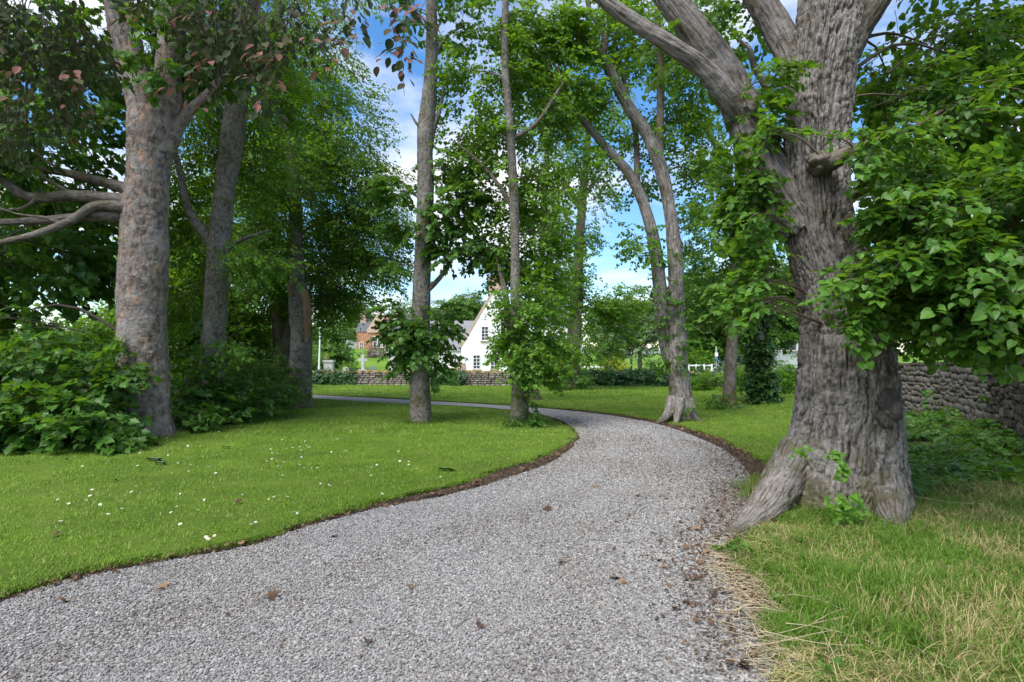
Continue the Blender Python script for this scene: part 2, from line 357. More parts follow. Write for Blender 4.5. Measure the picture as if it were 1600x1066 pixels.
# ------------------------------------------------------------------ leaves and sprays
def half(pts):      # outline of one half (x, y>0) from base to tip -> two folded n-gons
    n = len(pts); V = []; F = []
    mid = [(0, 0), (.5, 0), (1, 0)]
    for s in (1, -1):
        b = len(V); ring = [(x, y * s, .22 * abs(y) - .12 * x * x) for x, y in pts]
        m = [(1, 0, -.12), (.5, 0, -.03), (0, 0, 0)]
        V += [(0, 0, 0)] + ring + [m[0], m[1]]; k = len(ring) + 3
        f = tuple(range(b, b + k)); F.append(f if s < 0 else f[::-1])
    return np.array(V, float), F
LEAF = {
    'lime': half([(-.10, .16), (-.02, .38), (.22, .50), (.50, .43), (.78, .20)]),
    'beech': half([(.12, .18), (.35, .31), (.62, .28), (.85, .13)]),
    'ivy': half([(-.12, .20), (.05, .46), (.22, .30), (.5, .34), (.62, .16)]),
    'syc': half([(-.06, .10), (-.16, .40), (.12, .36), (.26, .62), (.44, .34), (.62, .36), (.70, .17)]),
}
def put(V, loc, yaw, pitch, roll, size):
    cy, sy, cp, sp, cr_, sr = math.cos(yaw), math.sin(yaw), math.cos(pitch), math.sin(pitch), math.cos(roll), math.sin(roll)
    Rx = np.array([[1,0,0],[0,cr_,-sr],[0,sr,cr_]]); Ry = np.array([[cp,0,sp],[0,1,0],[-sp,0,cp]]); Rz = np.array([[cy,-sy,0],[sy,cy,0],[0,0,1]])
    return (V * size) @ (Rz @ Ry @ Rx).T + np.array(loc)
def spray(name, kind, m, n=16, length=.5, size=.1, droop=.25, wild=.35, tw='twig', side=.4):
    r = random.Random(name); V = []; F = []; lv = []; mi = []; nv = 0
    t = np.linspace(0, 1, 5); tp = np.stack([t * length, .06 * length * np.sin(t * 3 + r.random() * 6), -droop * length * t * t], 1)
    tv, tf, _ = tube(tp, np.linspace(.006, .002, 5) * length / .5, 3, raw=True)
    V.append(tv); F += [tuple(f) for f in tf]; lv += [0.] * len(tf); mi += [1] * len(tf); nv = len(tv)
    LV, LF = LEAF[kind]
    for i in range(n):
        u = (i + .7) / n; b = np.array([np.interp(u, t, tp[:, k]) for k in range(3)])
        sgn = 1 if i % 2 else -1
        off = side * length * r.uniform(.05, 1) * (1 - .55 * u)
        yaw = sgn * r.uniform(.5, 1.25) * (1 - .35 * u) if i < n - 1 else 0
        b = b + np.array([math.cos(yaw) * off, math.sin(yaw) * off, r.uniform(-.10, .06) * length])
        s = size * r.uniform(.65, 1.15)
        V.append(put(LV, b, yaw + r.gauss(0, wild), r.gauss(.35, wild), r.gauss(0, wild * 1.2), s))
        F += [tuple(k + nv for k in f) for f in LF]; nv += len(LV)
        q = min(1, max(0, r.random() * .8 + .2 * u)); lv += [q] * len(LF); mi += [0] * len(LF)
    return mk(name, np.concatenate(V), F, [m, M[tw]], smooth=False, attrs={'lv': ('FLOAT', 'FACE', lv)}, midx=mi, link=False)
def sprays(base, cnt=3, **k): return [spray('%s_spray_%d' % (base, i), **k) for i in range(cnt)]
SP = {
    'lime': sprays('lime', 4, kind='lime', m=M['lime'], n=17, length=.31, size=.067, droop=.35, wild=.28),
    'limebig': sprays('limebig', 3, kind='lime', m=M['lime'], n=26, length=.85, size=.10, droop=.35),
    'syc': sprays('syc', 4, kind='syc', m=M['syc'], n=14, length=.5, size=.14, droop=.3),
    'beech': sprays('beech', 4, kind='beech', m=M['beech'], n=30, length=.7, size=.095, droop=.3, side=.42),
    'light': sprays('light', 4, kind='lime', m=M['light'], n=18, length=.42, size=.072, droop=.3),
    'copper': sprays('copper', 4, kind='beech', m=M['copper'], n=12, length=.34, size=.07, droop=.6, tw='twigd'),
    'far': sprays('far', 3, kind='lime', m=M['far'], n=40, length=1.6, size=.22, droop=.3, side=.5),
    'pale': sprays('pale', 3, kind='beech', m=M['pale'], n=40, length=.7, size=.11, droop=-.3, side=.4),
    'yellow': sprays('yellow', 2, kind='beech', m=M['yellow'], n=30, length=.6, size=.12, droop=-.2),
    'purple': sprays('purple', 2, kind='beech', m=M['purple'], n=40, length=1.0, size=.16, droop=.1),
    'ivy': sprays('ivy', 4, kind='ivy', m=M['ivy'], n=12, length=.22, size=.085, droop=.1, wild=.3, tw='twigd', side=.6),
    'ivylight': sprays('ivylight', 3, kind='ivy', m=M['lime'], n=9, length=.2, size=.07, droop=.1, wild=.4, tw='twigd', side=.5),
    'shrub': sprays('shrub', 4, kind='syc', m=M['syc'], n=13, length=.42, size=.125, droop=.35, wild=.35),
    'nettle': sprays('nettle', 3, kind='beech', m=M['syc'], n=24, length=.45, size=.09, droop=.1, side=.25),
}
def blob_pts(b, gap=.0, freq=1.4):
    px, py, d, rx, ry, rd, n = b[:7]
    c = P(px, py, d); R = np.array([rx / FPX * d, rd, ry / FPX * d])
    m = int(n * 2.2) + 8
    v = rng.normal(size=(m, 3)); v /= np.linalg.norm(v, axis=1, keepdims=True)
    v *= (rng.random(m) ** (1 / 2.4))[:, None]
    p = c + v * R
    f = fbm(p * freq + c * .37, 2)
    k = np.argsort(-(f + rng.normal(0, .25, m)))[:n]
    return c, R, p[k], v[k]
def orient(p, out, droop=.25, jit=.45):
    n = len(p); f = out.copy(); f[:, 2] *= .35; f += rng.normal(0, jit, (n, 3)) * np.array([1, 1, .5]); f[:, 2] -= droop * rng.random(n)
    f /= np.maximum(np.linalg.norm(f, axis=1, keepdims=True), 1e-6)
    up = np.tile([0, 0, 1.], (n, 1)) + rng.normal(0, .3, (n, 3))
    return eul(rotm(f, up))
DENS = {'beech': 2.6, 'light': 2.3, 'syc': 1.5, 'far': 2.6, 'pale': 1.5, 'lime': 1.5}
def foliage(root, name, blobs, sp, axis=None, stems=None, bmat='twig', droop=.3, size=1., gap=0, branch=True, brad=.011):
    """one crown (leaf sprays) and one mesh of small boughs leading to the clumps"""
    PT = []; RT = []; BV = []; BF = []; BU = []; nb = 0
    for b in blobs:
        b = (*b[:6], int(b[6] * DENS.get(sp, 1)))
        c, R, p, v = blob_pts(b)
        out = v.copy()
        at = None
        if stems is not None:
            D = np.linalg.norm(stems - c, axis=1) + 1.2 * np.maximum(0, stems[:, 2] - c[2] + .25 * np.linalg.norm(stems[:, :2] - c[:2], axis=1))
            at = stems[np.argmin(D)]
            o2 = p - at; o2 /= np.maximum(np.linalg.norm(o2, axis=1, keepdims=True), .3); out = out * .6 + o2 * .7
        elif axis is not None:
            o2 = p - np.array(axis); o2 /= np.maximum(np.linalg.norm(o2, axis=1, keepdims=True), .3); out = out * .6 + o2 * .7
        PT.append(p); RT.append(orient(p, out, droop))
        if branch:
            a0 = at if at is not None else c - np.array([0, 0, R[2] * .8])
            L = np.linalg.norm(c - a0)
            segs = []
            if L > .25:
                mid = (a0 + c) / 2 + np.array([0, 0, .12 * L]) + rng.normal(0, .05 * L, 3)
                segs.append((catmull([a0, mid, c], 7), brad * (L + .8), brad * .35 * (L + .5)))
            for q in p[rng.choice(len(p), min(len(p), 9), replace=False)]:
                st = c + (a0 - c) * rng.uniform(0, .6); l2 = np.linalg.norm(q - st)
                segs.append((catmull([st, (st + q) / 2 + rng.normal(0, .08 * l2, 3) + [0, 0, .08 * l2], q], 6), brad * .45 * (l2 + .4), .003))
            for pt, r0, r1 in segs:
                vv, ff, uu = tube(pt, np.linspace(r0, r1, len(pt)), 5, raw=True)
                BV.append(vv); BF.append(ff + nb); BU.append(uu); nb += len(vv)
    p = np.concatenate(PT); r = np.concatenate(RT); s = rng.uniform(.75, 1.25, len(p)) * size
    o = scatter(name, p, r, s, SP[sp], root)
    if BV:
        bo = mk('boughs', np.concatenate(BV), np.concatenate(BF), M[bmat], None, True, {'buv': ('FLOAT_VECTOR', 'POINT', np.concatenate(BU))}); bo['kind'] = 'stuff'; keep(bo, root)
    return o

# ------------------------------------------------------------------ trunks
def d_lime(amp=.022, flare=.0, lobes=5, ph=0., hs=.35):
    def f(b, L, th, R, D, pts):
        wob = .5 * fbm(b * np.array([6, 6, 4]), 2)
        q = np.stack([b[:, 0] * 28 + wob, b[:, 1] * 28 - wob, b[:, 2] * 2.0 + .5 * wob], 1)
        n = vnoise(q); n3 = vnoise(q * np.array([1.9, 1.9, 2.2]) + 31); n5 = vnoise(b * np.array([18, 18, 14]) + 77)
        v1 = np.clip(1 - np.abs(n) / .20, 0, 1); v2 = np.clip(1 - np.abs(n3) / .16, 0, 1); v3 = np.clip(1 - np.abs(n5) / .10, 0, 1)
        ridge = .6 - 1.9 * v1 - 1.0 * v2 - .8 * v3 + .45 * n5
        r2 = vnoise(b * np.array([95, 95, 30]) + 9)
        big = fbm(np.stack([b[:, 0] * 2.2, b[:, 1] * 2.2, b[:, 2] * .9], 1), 3)
        e = np.exp(-L / hs); lob = .55 + .45 * np.cos(lobes * th + ph + 1.2 * np.sin(th * 2 + 1))
        return amp * (ridge * .8 + r2 * .35) + R * (.07 * big + flare * e * lob)
    return f
def d_flaky(amp=.010, flare=.3, lobes=4, ph=0., hs=.3):
    def f(b, L, th, R, D, pts):
        n = fbm(b * np.array([11, 11, 6]), 3); st = np.round(n * 5) / 5
        big = fbm(b * np.array([2.5, 2.5, 1.3]), 3)
        e = np.exp(-L / hs); lob = .6 + .4 * np.cos(lobes * th + ph + np.sin(th * 2))
        v = np.clip(1 - np.abs(vnoise(b * np.array([24, 24, 12]) + 5 + n[:, None])) / .12, 0, 1)
        return amp * (st * 1.2 + .4 * fbm(b * 40, 2) - .9 * v) + R * (.07 * big + flare * e * lob)
    return f
def stem(root, name, pts, d, bark, seg=20, step=.08, disp=None, cap=True, base=False):
    """pts: (px, py, width_px[, depth]) up the stem"""
    q = []
    for p in pts:
        dd = p[3] if len(p) > 3 else d
        q.append([*P(p[0], p[1], dd), p[2] / 2 / FPX * dd * math.cos(math.atan((p[0] - 800) / FPX))])
    q = np.array(q)
    if base: q = np.vstack([q[0] + np.array([0, 0, -.18, 0]), q]); 
    L = np.linalg.norm(np.diff(q[:, :3], axis=0), axis=1).sum(); n = max(6, int(L / step))
    r = catmull(q, n); pts3, rad = r[:, :3], np.maximum(r[:, 3], .006)
    if disp is None: disp = d_flaky(.006, 0)
    V, F, buv, capf = tube(pts3, rad, seg, disp)
    faces = F
    o = mk(name, V, F, M[bark], None, True, {'buv': ('FLOAT_VECTOR', 'POINT', buv)})
    keep(o, root)
    return pts3
ROOTS = []
def tree(name, label, px, py, r=.25, cat='tree', group=None):
    g = G(px, py); p = P(px, py, g[1] + r); root = empty(name, (p[0], p[1], float(zt(p[0], p[1]))))
    tag(root, label, cat, group); return root, g[1] + r

#==SETTING==
# ------------------------------------------------------------------ ground, drive, lawns
xs = np.concatenate([-np.geomspace(700, 16, 26), np.arange(-15, 15.1, .5), np.geomspace(16, 700, 26)])
ys = np.concatenate([[-60, -30, -15, -8, -4, -2], np.arange(-1, 45.1, .5), np.geomspace(46, 1500, 48)])
XX, YY = np.meshgrid(xs, ys); ZZ = zt(XX, YY) - .02
nx, ny = len(xs), len(ys); ii = (np.arange(ny - 1)[:, None] * nx + np.arange(nx - 1)[None, :]).ravel()
tag(mk('ground', np.stack([XX.ravel(), YY.ravel(), ZZ.ravel()], 1), np.stack([ii, ii + 1, ii + nx + 1, ii + nx], 1), M['soil'], None, True), kind='structure')

def gpoly(pix): return np.array([G(*p)[:2] for p in pix])
def smooth_closed(p, n=240):
    q = np.vstack([p, p[:1]]); return catmull(q, n)[:-1]
def inside(poly, pts):
    x, y = pts[:, 0], pts[:, 1]; c = np.zeros(len(pts), bool); j = len(poly) - 1
    for i in range(len(poly)):
        a, b = poly[i], poly[j]
        k = ((a[1] > y) != (b[1] > y)) & (x < (b[0] - a[0]) * (y - a[1]) / (b[1] - a[1] + 1e-12) + a[0]); c ^= k; j = i
    return c
def edist(poly, pts):
    d = np.full(len(pts), 1e9)
    for i in range(len(poly)):
        a, b = poly[i - 1], poly[i]; ab = b - a; t = np.clip(((pts - a) @ ab) / (ab @ ab + 1e-12), 0, 1)
        d = np.minimum(d, np.linalg.norm(pts - a - t[:, None] * ab, axis=1))
    return d
def sheet(name, poly, h, mat_, step=.3, skirt=.05, rim=.0):
    lo, hi = poly.min(0), poly.max(0)
    gx, gy = np.meshgrid(np.arange(lo[0], hi[0], step), np.arange(lo[1], hi[1], step)); g = np.stack([gx.ravel(), gy.ravel()], 1)
    g = g[inside(poly, g)]; g = g[edist(poly, g) > step * .4]
    pv = [Vector(p) for p in poly] + [Vector(p) for p in g]; n = len(poly)
    r = delaunay_2d_cdt(pv, [(i, (i + 1) % n) for i in range(n)], [list(range(n))], 1, 1e-5)
    v2 = np.array([tuple(v) for v in r[0]]); F = [tuple(f) for f in r[2]]
    z = zt(v2[:, 0], v2[:, 1]) + h
    if rim: z = z + rim * (fbm(np.stack([v2[:, 0] * .8, v2[:, 1] * .8, 0 * z], 1), 3))
    V = np.column_stack([v2, z])
    if skirt:     # the cut edge of the turf
        k = len(V); pz = zt(poly[:, 0], poly[:, 1])
        e = np.column_stack([poly, pz + h]); lo_ = np.column_stack([poly, pz - skirt]); V = np.vstack([V, e, lo_])
        F += [(k + i, k + (i + 1) % n, k + n + (i + 1) % n, k + n + i) for i in range(n)]
    return tag(mk(name, V, F, mat_, None, True), kind='structure')

inner_px = [(-60, 950), (130, 893), (290, 862), (385, 845), (480, 815), (600, 782), (700, 760), (790, 730), (845, 712), (880, 694), (888, 680), (872, 664), (830, 650), (760, 640), (640, 634), (560, 629), (495, 625),
            (400, 622), (300, 630), (200, 640), (0, 650), (-300, 690)]
outer_px = [(490, 617.5), (600, 622), (700, 627.5), (800, 633), (880, 639), (960, 647), (1030, 658), (1100, 676), (1160, 698), (1195, 722), (1215, 728), (1290, 720), (1330, 690), (1330, 660), (1320, 618), (1180, 606), (1000, 603), (800, 601), (600, 600), (490, 599)]
drive_px = [(-200, 1010), (-40, 958), (130, 902), (385, 854), (480, 824), (600, 793), (705, 773), (800, 745), (860, 722), (897, 694), (902, 680), (884, 661), (836, 646), (760, 637), (640, 631), (480, 624), (300, 619),
            (300, 611), (490, 617.6), (600, 623), (700, 628.5), (800, 634.5), (880, 641), (950, 649), (1020, 661), (1085, 682), (1140, 708), (1172, 745), (1165, 800), (1135, 850), (1125, 880), (1165, 940), (1195, 1000), (1215, 1075), (1260, 1300), (1300, 1900), (0, 1900), (-900, 1300)]
def ragged(p, a):
    return p + a * np.stack([fbm(np.column_stack([p * 2.2, 0 * p[:, 0]]), 4), fbm(np.column_stack([p * 2.2, 0 * p[:, 0] + 40]), 4)], 1)
inner = ragged(smooth_closed(gpoly(inner_px), 700), .07); outer = ragged(smooth_closed(gpoly(outer_px), 600), .09); drive = ragged(smooth_closed(gpoly(drive_px), 420), .06)
verge_px = [(1135, 852), (1150, 835), (1180, 815), (1300, 790), (1430, 760), (1520, 752), (1650, 750), (2000, 760), (2400, 900), (2400, 1300), (1300, 1900), (1275, 1300), (1235, 1075), (1215, 1000), (1190, 940), (1148, 885)]
verge = ragged(smooth_closed(gpoly(verge_px), 500), .22)
tag(sheet('driveway', drive, .002, M['gravel'], .35, 0), 'curving drive of pale grey gravel', None, None, 'structure')
sheet('lawn', inner, .03, M['turf'], .3, .05)
sheet('lawn', outer, .03, M['turf'], .4, .05)
sheet('grass_verge', verge, .012, M['rough_turf'], .25, .03)

# gravel stones
def rock(name, m, sub=1, rough=.22, flat=.65):
    t = (1 + 5 ** .5) / 2
    V = np.array([(-1,t,0),(1,t,0),(-1,-t,0),(1,-t,0),(0,-1,t),(0,1,t),(0,-1,-t),(0,1,-t),(t,0,-1),(t,0,1),(-t,0,-1),(-t,0,1)], float)
    F = [(0,11,5),(0,5,1),(0,1,7),(0,7,10),(0,10,11),(1,5,9),(5,11,4),(11,10,2),(10,7,6),(7,1,8),(3,9,4),(3,4,2),(3,2,6),(3,6,8),(3,8,9),(4,9,5),(2,4,11),(6,2,10),(8,6,7),(9,8,1)]
    for _ in range(sub):
        c = {}; V = list(map(tuple, V)); G_ = []
        def md(a, b):
            k = (min(a, b), max(a, b))
            if k not in c: V.append(tuple((np.array(V[a]) + np.array(V[b])) / 2)); c[k] = len(V) - 1
            return c[k]
        for a, b, d in F:
            x, y, z = md(a, b), md(b, d), md(d, a); G_ += [(a, x, z), (b, y, x), (d, z, y), (x, y, z)]
        F = G_; V = np.array(V)
    V = V / np.linalg.norm(V, axis=1, keepdims=True)
    sd_ = sum(map(ord, name)); V = V * (1 + rough * vnoise(V * 1.3 + sd_) + rough * .5 * vnoise(V * 3 + sd_))[:, None]
    V *= np.array([.5, .5 * (.7 + .25 * ((sd_ * 7) % 5) / 5), .5 * flat])
    return mk(name, V, F, m, smooth=False, link=False)
PEB = [rock('pebble_%d' % i, M['pebble'], 1, .34, .55 + .06 * i) for i in range(5)] + [rock('pebble_%d' % i, M['pebble_dirty'], 1, .34, .6) for i in (5, 6)]
gp = []
for (y0, y1, dens, smin, smax) in ((1.6, 4.2, 7600, .0075, .0175), (4.2, 6.5, 4800, .0085, .0185), (6.5, 10.0, 2000, .012, .023), (10, 15, 600, .016, .028)):
    lo, hi = np.array([-7., y0]), np.array([6., y1]); n = int((hi - lo).prod() * dens)
    q = lo + rng.random((n, 2)) * (hi - lo)
    q = q[np.abs(q[:, 0]) < q[:, 1] * .98 + .2]
    q = q[inside(drive, q)]
    gp.append(np.column_stack([q, rng.uniform(smin, smax, len(q))]))
gp = np.concatenate(gp); gz = zt(gp[:, 0], gp[:, 1]) + .002 + rng.uniform(0, .007, len(gp))
# thin out along the worn right-hand margin where soil and litter show
marg = fbm(np.column_stack([gp[:, :2] * 1.1, 0 * gz]), 3)
edge_r = sst(.55, .0, edist(drive, gp[:, :2])) * sst(-.5, 1.5, gp[:, 0])
ok = rng.random(len(gp)) > np.clip(edge_r * .75 + np.clip(marg - .15, 0, 1) * .9, 0, .85)
gp, gz = gp[ok], gz[ok]; edge_r = edge_r[ok]
# soil-stained stones: the right-hand margin and two faint wheel tracks following the bend
trk = np.abs(np.abs(edist(drive, gp[:, :2]) - 1.05)); stain = np.clip(edge_r * 1.1, 0, 1) + .25 * sst(.35, .0, trk) + .3 * np.clip(fbm(np.column_stack([gp[:, :2] * .8, 0 * gz + 8]), 3), 0, 1) + .35 * sst(.9, .0, edist(drive, gp[:, :2])) * sst(0, 2, gp[:, 0])
pix = np.where(rng.random(len(gp)) < np.clip(stain, 0, .9), rng.integers(5, 7, len(gp)), rng.integers(0, 5, len(gp)))
tag(scatter('gravel', np.column_stack([gp[:, :2], gz]), rng.uniform(0, 6.28, (len(gp), 3)) * np.array([.12, .12, 1]), gp[:, 2], PEB, idx=pix), 'loose pale grey and pinkish gravel chips covering the drive', 'gravel', None, 'stuff')

# grass
def tuft(name, m, n, rad, h0, h1, w, lean, straw=.1, seg=1):
    r = np.random.default_rng(sum(map(ord, name))); V = []; F = []; lv = []
    for i in range(n):
        a, q = r.uniform(0, 6.28), rad * math.sqrt(r.random()); b = np.array([math.cos(a) * q, math.sin(a) * q, -.005])
        y = r.uniform(0, 6.28); dr = np.array([math.cos(y), math.sin(y), 0]); sdv = np.array([-dr[1], dr[0], 0]) * w * r.uniform(.6, 1.2) / 2
        h = r.uniform(h0, h1); ln = lean * h * r.uniform(.2, 1.2); k = len(V)
        if seg == 1: V += [b - sdv, b + sdv, b + dr * ln + [0, 0, h]]; F.append((k, k + 1, k + 2)); cnt = 1
        else:
            m1 = b + dr * ln * .25 + [0, 0, h * .6]; m2 = b + dr * ln * .8 + [0, 0, h * .95]; tp = b + dr * ln * 1.5 + [0, 0, h * (.95 - .25 * lean)]
            V += [b - sdv, b + sdv, m1 + sdv * .8, m1 - sdv * .8, m2 + sdv * .5, m2 - sdv * .5, tp]; F += [(k, k+1, k+2, k+3), (k+3, k+2, k+4, k+5), (k+5, k+4, k+6)]; cnt = 3
        lv += [float(r.uniform(.75, 1)) if r.random() < straw else float(r.uniform(0, .6))] * cnt
    return mk(name, V, F, m, smooth=False, attrs={'lv': ('FLOAT', 'FACE', lv)}, link=False)
LT = [tuft('lawn_tuft_%d' % i, M['lawn'], 130, .17, .010, .035, .0058, 1.0, (.03, .06, .12, .26)[i]) for i in range(4)]
VT = [tuft('verge_tuft_%d' % i, M['straw'], 60, .12, .03, .10, .005, 1.3, s, 2) for i, s in enumerate((.15, .3, .55, .8))]
def lawn_scatter(poly, name, label, bands):
    A = []
    for y0, y1, dens, sc in bands:
        lo, hi = poly.min(0), poly.max(0); lo = np.array([max(lo[0], -28), y0]); hi = np.array([min(hi[0], 20), y1]); n = int((hi - lo).prod() * dens)
        q = lo + rng.random((n, 2)) * (hi - lo); q = q[np.abs(q[:, 0]) < q[:, 1] * .95 + .6]; q = q[inside(poly, q)]
        A.append(np.column_stack([q, sc * rng.uniform(.8, 1.2, len(q))]))
    # tufts leaning over the cut edge
    near_ = poly[(poly[:, 1] < 24) & (np.abs(poly[:, 0]) < poly[:, 1])]; e = near_[rng.integers(0, len(near_), 900)] + rng.normal(0, .035, (900, 2)); A.append(np.column_stack([e, rng.uniform(.35, .75, len(e))]))
    A = np.concatenate(A); z = zt(A[:, 0], A[:, 1]) + .028
    R = np.column_stack([rng.normal(0, .05, (len(A), 2)), rng.uniform(0, 6.28, len(A))])
    pt = fbm(np.column_stack([A[:, :2] * .9, 0 * z]), 4) + rng.normal(0, .16, len(A)); ix = np.clip(np.digitize(pt, [-.1, .12, .34]), 0, 3)
    return tag(scatter(name, np.column_stack([A[:, :2], z]), R, A[:, 2], LT, idx=ix), label, 'grass', None, 'stuff')
lawn_scatter(inner, 'grass', 'short mown grass of the lawn inside the bend of the drive', ((3, 7, 45, 1.), (7, 11, 30, 1.15), (11, 22, 14, 1.6)))
lawn_scatter(outer, 'grass', 'short mown grass of the lawn between drive and churchyard wall', ((7, 13, 25, 1.2), (13, 22, 12, 1.7), (22, 42, 5, 2.6)))
# the longer, straw-flecked verge under the big lime
lo, hi = np.array([.5, 2.0]), np.array([8.5, 8.0]); q = lo + rng.random((5200, 2)) * (hi - lo); q = q[inside(verge, q)]
sp_ = fbm(np.column_stack([q * 1.9, 0 * q[:, 0] + 2.5]), 4) + rng.normal(0, .2, len(q))
ix = np.clip(np.digitize(sp_, [-.02, .16, .36]), 0, 3)
ed = edist(verge, q); hgt = .45 + .6 * sst(0, .8, ed) + 1.1 * np.clip(fbm(np.column_stack([q * .9, 0 * ed + 5]), 2), 0, 1)
tag(scatter('grass', np.column_stack([q, zt(q[:, 0], q[:, 1]) + .012]), np.column_stack([rng.normal(0, .18, (len(q), 2)), rng.uniform(0, 6.28, len(q))]),
            np.column_stack([0 * hgt + 1, 0 * hgt + 1, hgt]), VT, idx=ix), 'long straw-flecked grass on the verge under the big lime', 'grass', None, 'stuff')

q = lo + rng.random((500, 2)) * (hi - lo); q = q[inside(verge, q)]; q = q[fbm(np.column_stack([q * 1.3, 0 * q[:, 0] + 3]), 2) > .05]
tag(scatter('weeds', np.column_stack([q, zt(q[:, 0], q[:, 1]) + .03 + .05 * rng.random(len(q))]), orient(q, np.column_stack([rng.normal(0, 1, (len(q), 2)), 0 * q[:, 0]]), .1), rng.uniform(.5, .95, len(q)), SP['ivylight']), 'small broad-leaved weeds scattered in the verge grass', 'weeds', None, 'stuff')

#==TREES==
LG = 'lime'
# --- the big lime, right
root, d = tree('lime_tree', 'massive furrowed grey lime trunk at the drive edge, nearest on the verge', 1310, 818, .75)
big = root; D1 = d
st = stem(root, 'trunk', [(1312, 812, 215), (1316, 770, 205), (1320, 700, 182), (1324, 640, 165), (1322, 580, 152), (1318, 500, 140), (1300, 430, 122), (1281, 370, 108), (1275, 310, 102), (1275, 240, 98), (1280, 170, 96), (1287, 100, 100), (1294, 40, 104), (1297, 0, 98), (1308, -120, 92), (1312, -420, 70, d + .4), (1330, -760, 36, d + .6)], d, 'b_lime', 400, .014, d_lime(.032, .34, 5, .6, .30), base=True)
ST = [st]
ST.append(stem(root, 'limb', [(1255, 360, 80), (1215, 300, 74, d + .1), (1188, 240, 66, d + .25), (1166, 190, 62, d + .35), (1135, 120, 54, d + .4), (1098, 65, 48, d + .4), (1060, 15, 44, d + .4), (1000, -70, 38, d + .5), (900, -240, 26, d + .7)], d, 'b_lime', 64, .03, d_lime(.013)))
ST.append(stem(root, 'limb', [(1166, 195, 40, d + .34), (1140, 155, 38, d + .2), (1100, 108, 30, d + .1), (1050, 72, 26, d), (1000, 40, 23, d), (950, 5, 21, d), (860, -70, 14, d)], d, 'b_lime', 40, .03, d_lime(.008)))
ST.append(stem(root, 'limb', [(1262, 170, 60, d + .1), (1240, 95, 52, d + .25), (1212, 40, 48, d + .35), (1182, -10, 44, d + .4), (1130, -110, 36, d + .6), (1080, -260, 22, d + .8)], d, 'b_lime', 48, .03, d_lime(.01)))
ST.append(stem(root, 'limb', [(1296, 150, 40), (1312, 100, 52), (1335, 50, 54), (1365, 5, 50), (1400, -50, 46), (1480, -160, 36, d - .4), (1600, -300, 18, d - .6)], d, 'b_lime', 64, .03, d_lime(.012)))
ST.append(stem(root, 'limb', [(1282, 258, 40, d - .3), (1305, 250, 30, d - .5), (1330, 238, 22, d - .65), (1352, 226, 14, d - .75), (1385, 212, 8, d - .8), (1420, 205, 4, d - .85)], d, 'b_dark', 32, .03, d_lime(.006)))
ST.append(stem(root, 'limb', [(1370, 505, 46, d - .2), (1402, 478, 30, d - .5), (1450, 440, 20, d - .9), (1520, 420, 13, d - 1.2), (1590, 430, 7, d - 1.3)], d, 'b_lime', 28, .03, d_lime(.005)))
ST.append(stem(root, 'limb', [(1200, 140, 11, d + .2), (1178, 105, 10, d + .1), (1172, 78, 8, d), (1155, 62, 5, d)], d, 'b_lime', 12, .04))
# roots running out on the ground
stem(root, 'root', [(1250, 700, 60), (1222, 755, 66, d - .15), (1196, 795, 58, d - .5), (1168, 822, 42, d - .82), (1142, 838, 24, d - 1.0), (1118, 850, 8, d - 1.1)], d, 'b_lime', 60, .02, d_lime(.013))
stem(root, 'root', [(1385, 740, 60, d - .3), (1394, 795, 56, d - .72), (1400, 825, 34, d - 1.0), (1418, 852, 8, d - 1.15)], d, 'b_lime', 48, .02, d_lime(.012))
# burls and the broken knot
def burl(px, py, dd, w, h, mt, seed=1, depth=.6):
    t = rock('knot_%d' % seed, M[mt], 3, .5, depth); V = np.zeros(len(t.data.vertices) * 3); t.data.vertices.foreach_get('co', V); V = V.reshape(-1, 3)
    V = V * (1 + .28 * fbm(V * 7 + seed, 3))[:, None]
    V = np.stack([V[:, 0] * w / FPX * dd, V[:, 2] * w / FPX * dd, V[:, 1] * h / FPX * dd * 1.2], 1)
    c = P(px, py, dd); F = [tuple(p.vertices) for p in t.data.polygons]; bpy.data.objects.remove(t)
    o = mk('burl', V + c, F, M[mt], None, True, {'buv': ('FLOAT_VECTOR', 'POINT', V)}); keep(o, big)
burl(1386, 640, d - .49, 30, 58, 'burl', 3, .9)
burl(1366, 497, d - .40, 56, 44, 'b_dark', 5, .8)
burl(1240, 345, d - .12, 30, 44, 'b_lime', 8, .8)
burl(1280, 256, d - .36, 44, 30, 'b_dark', 9, .8)
burl(1172, 168, d + .15, 26, 34, 'b_lime', 11, 1.0)
ST = np.concatenate(ST)
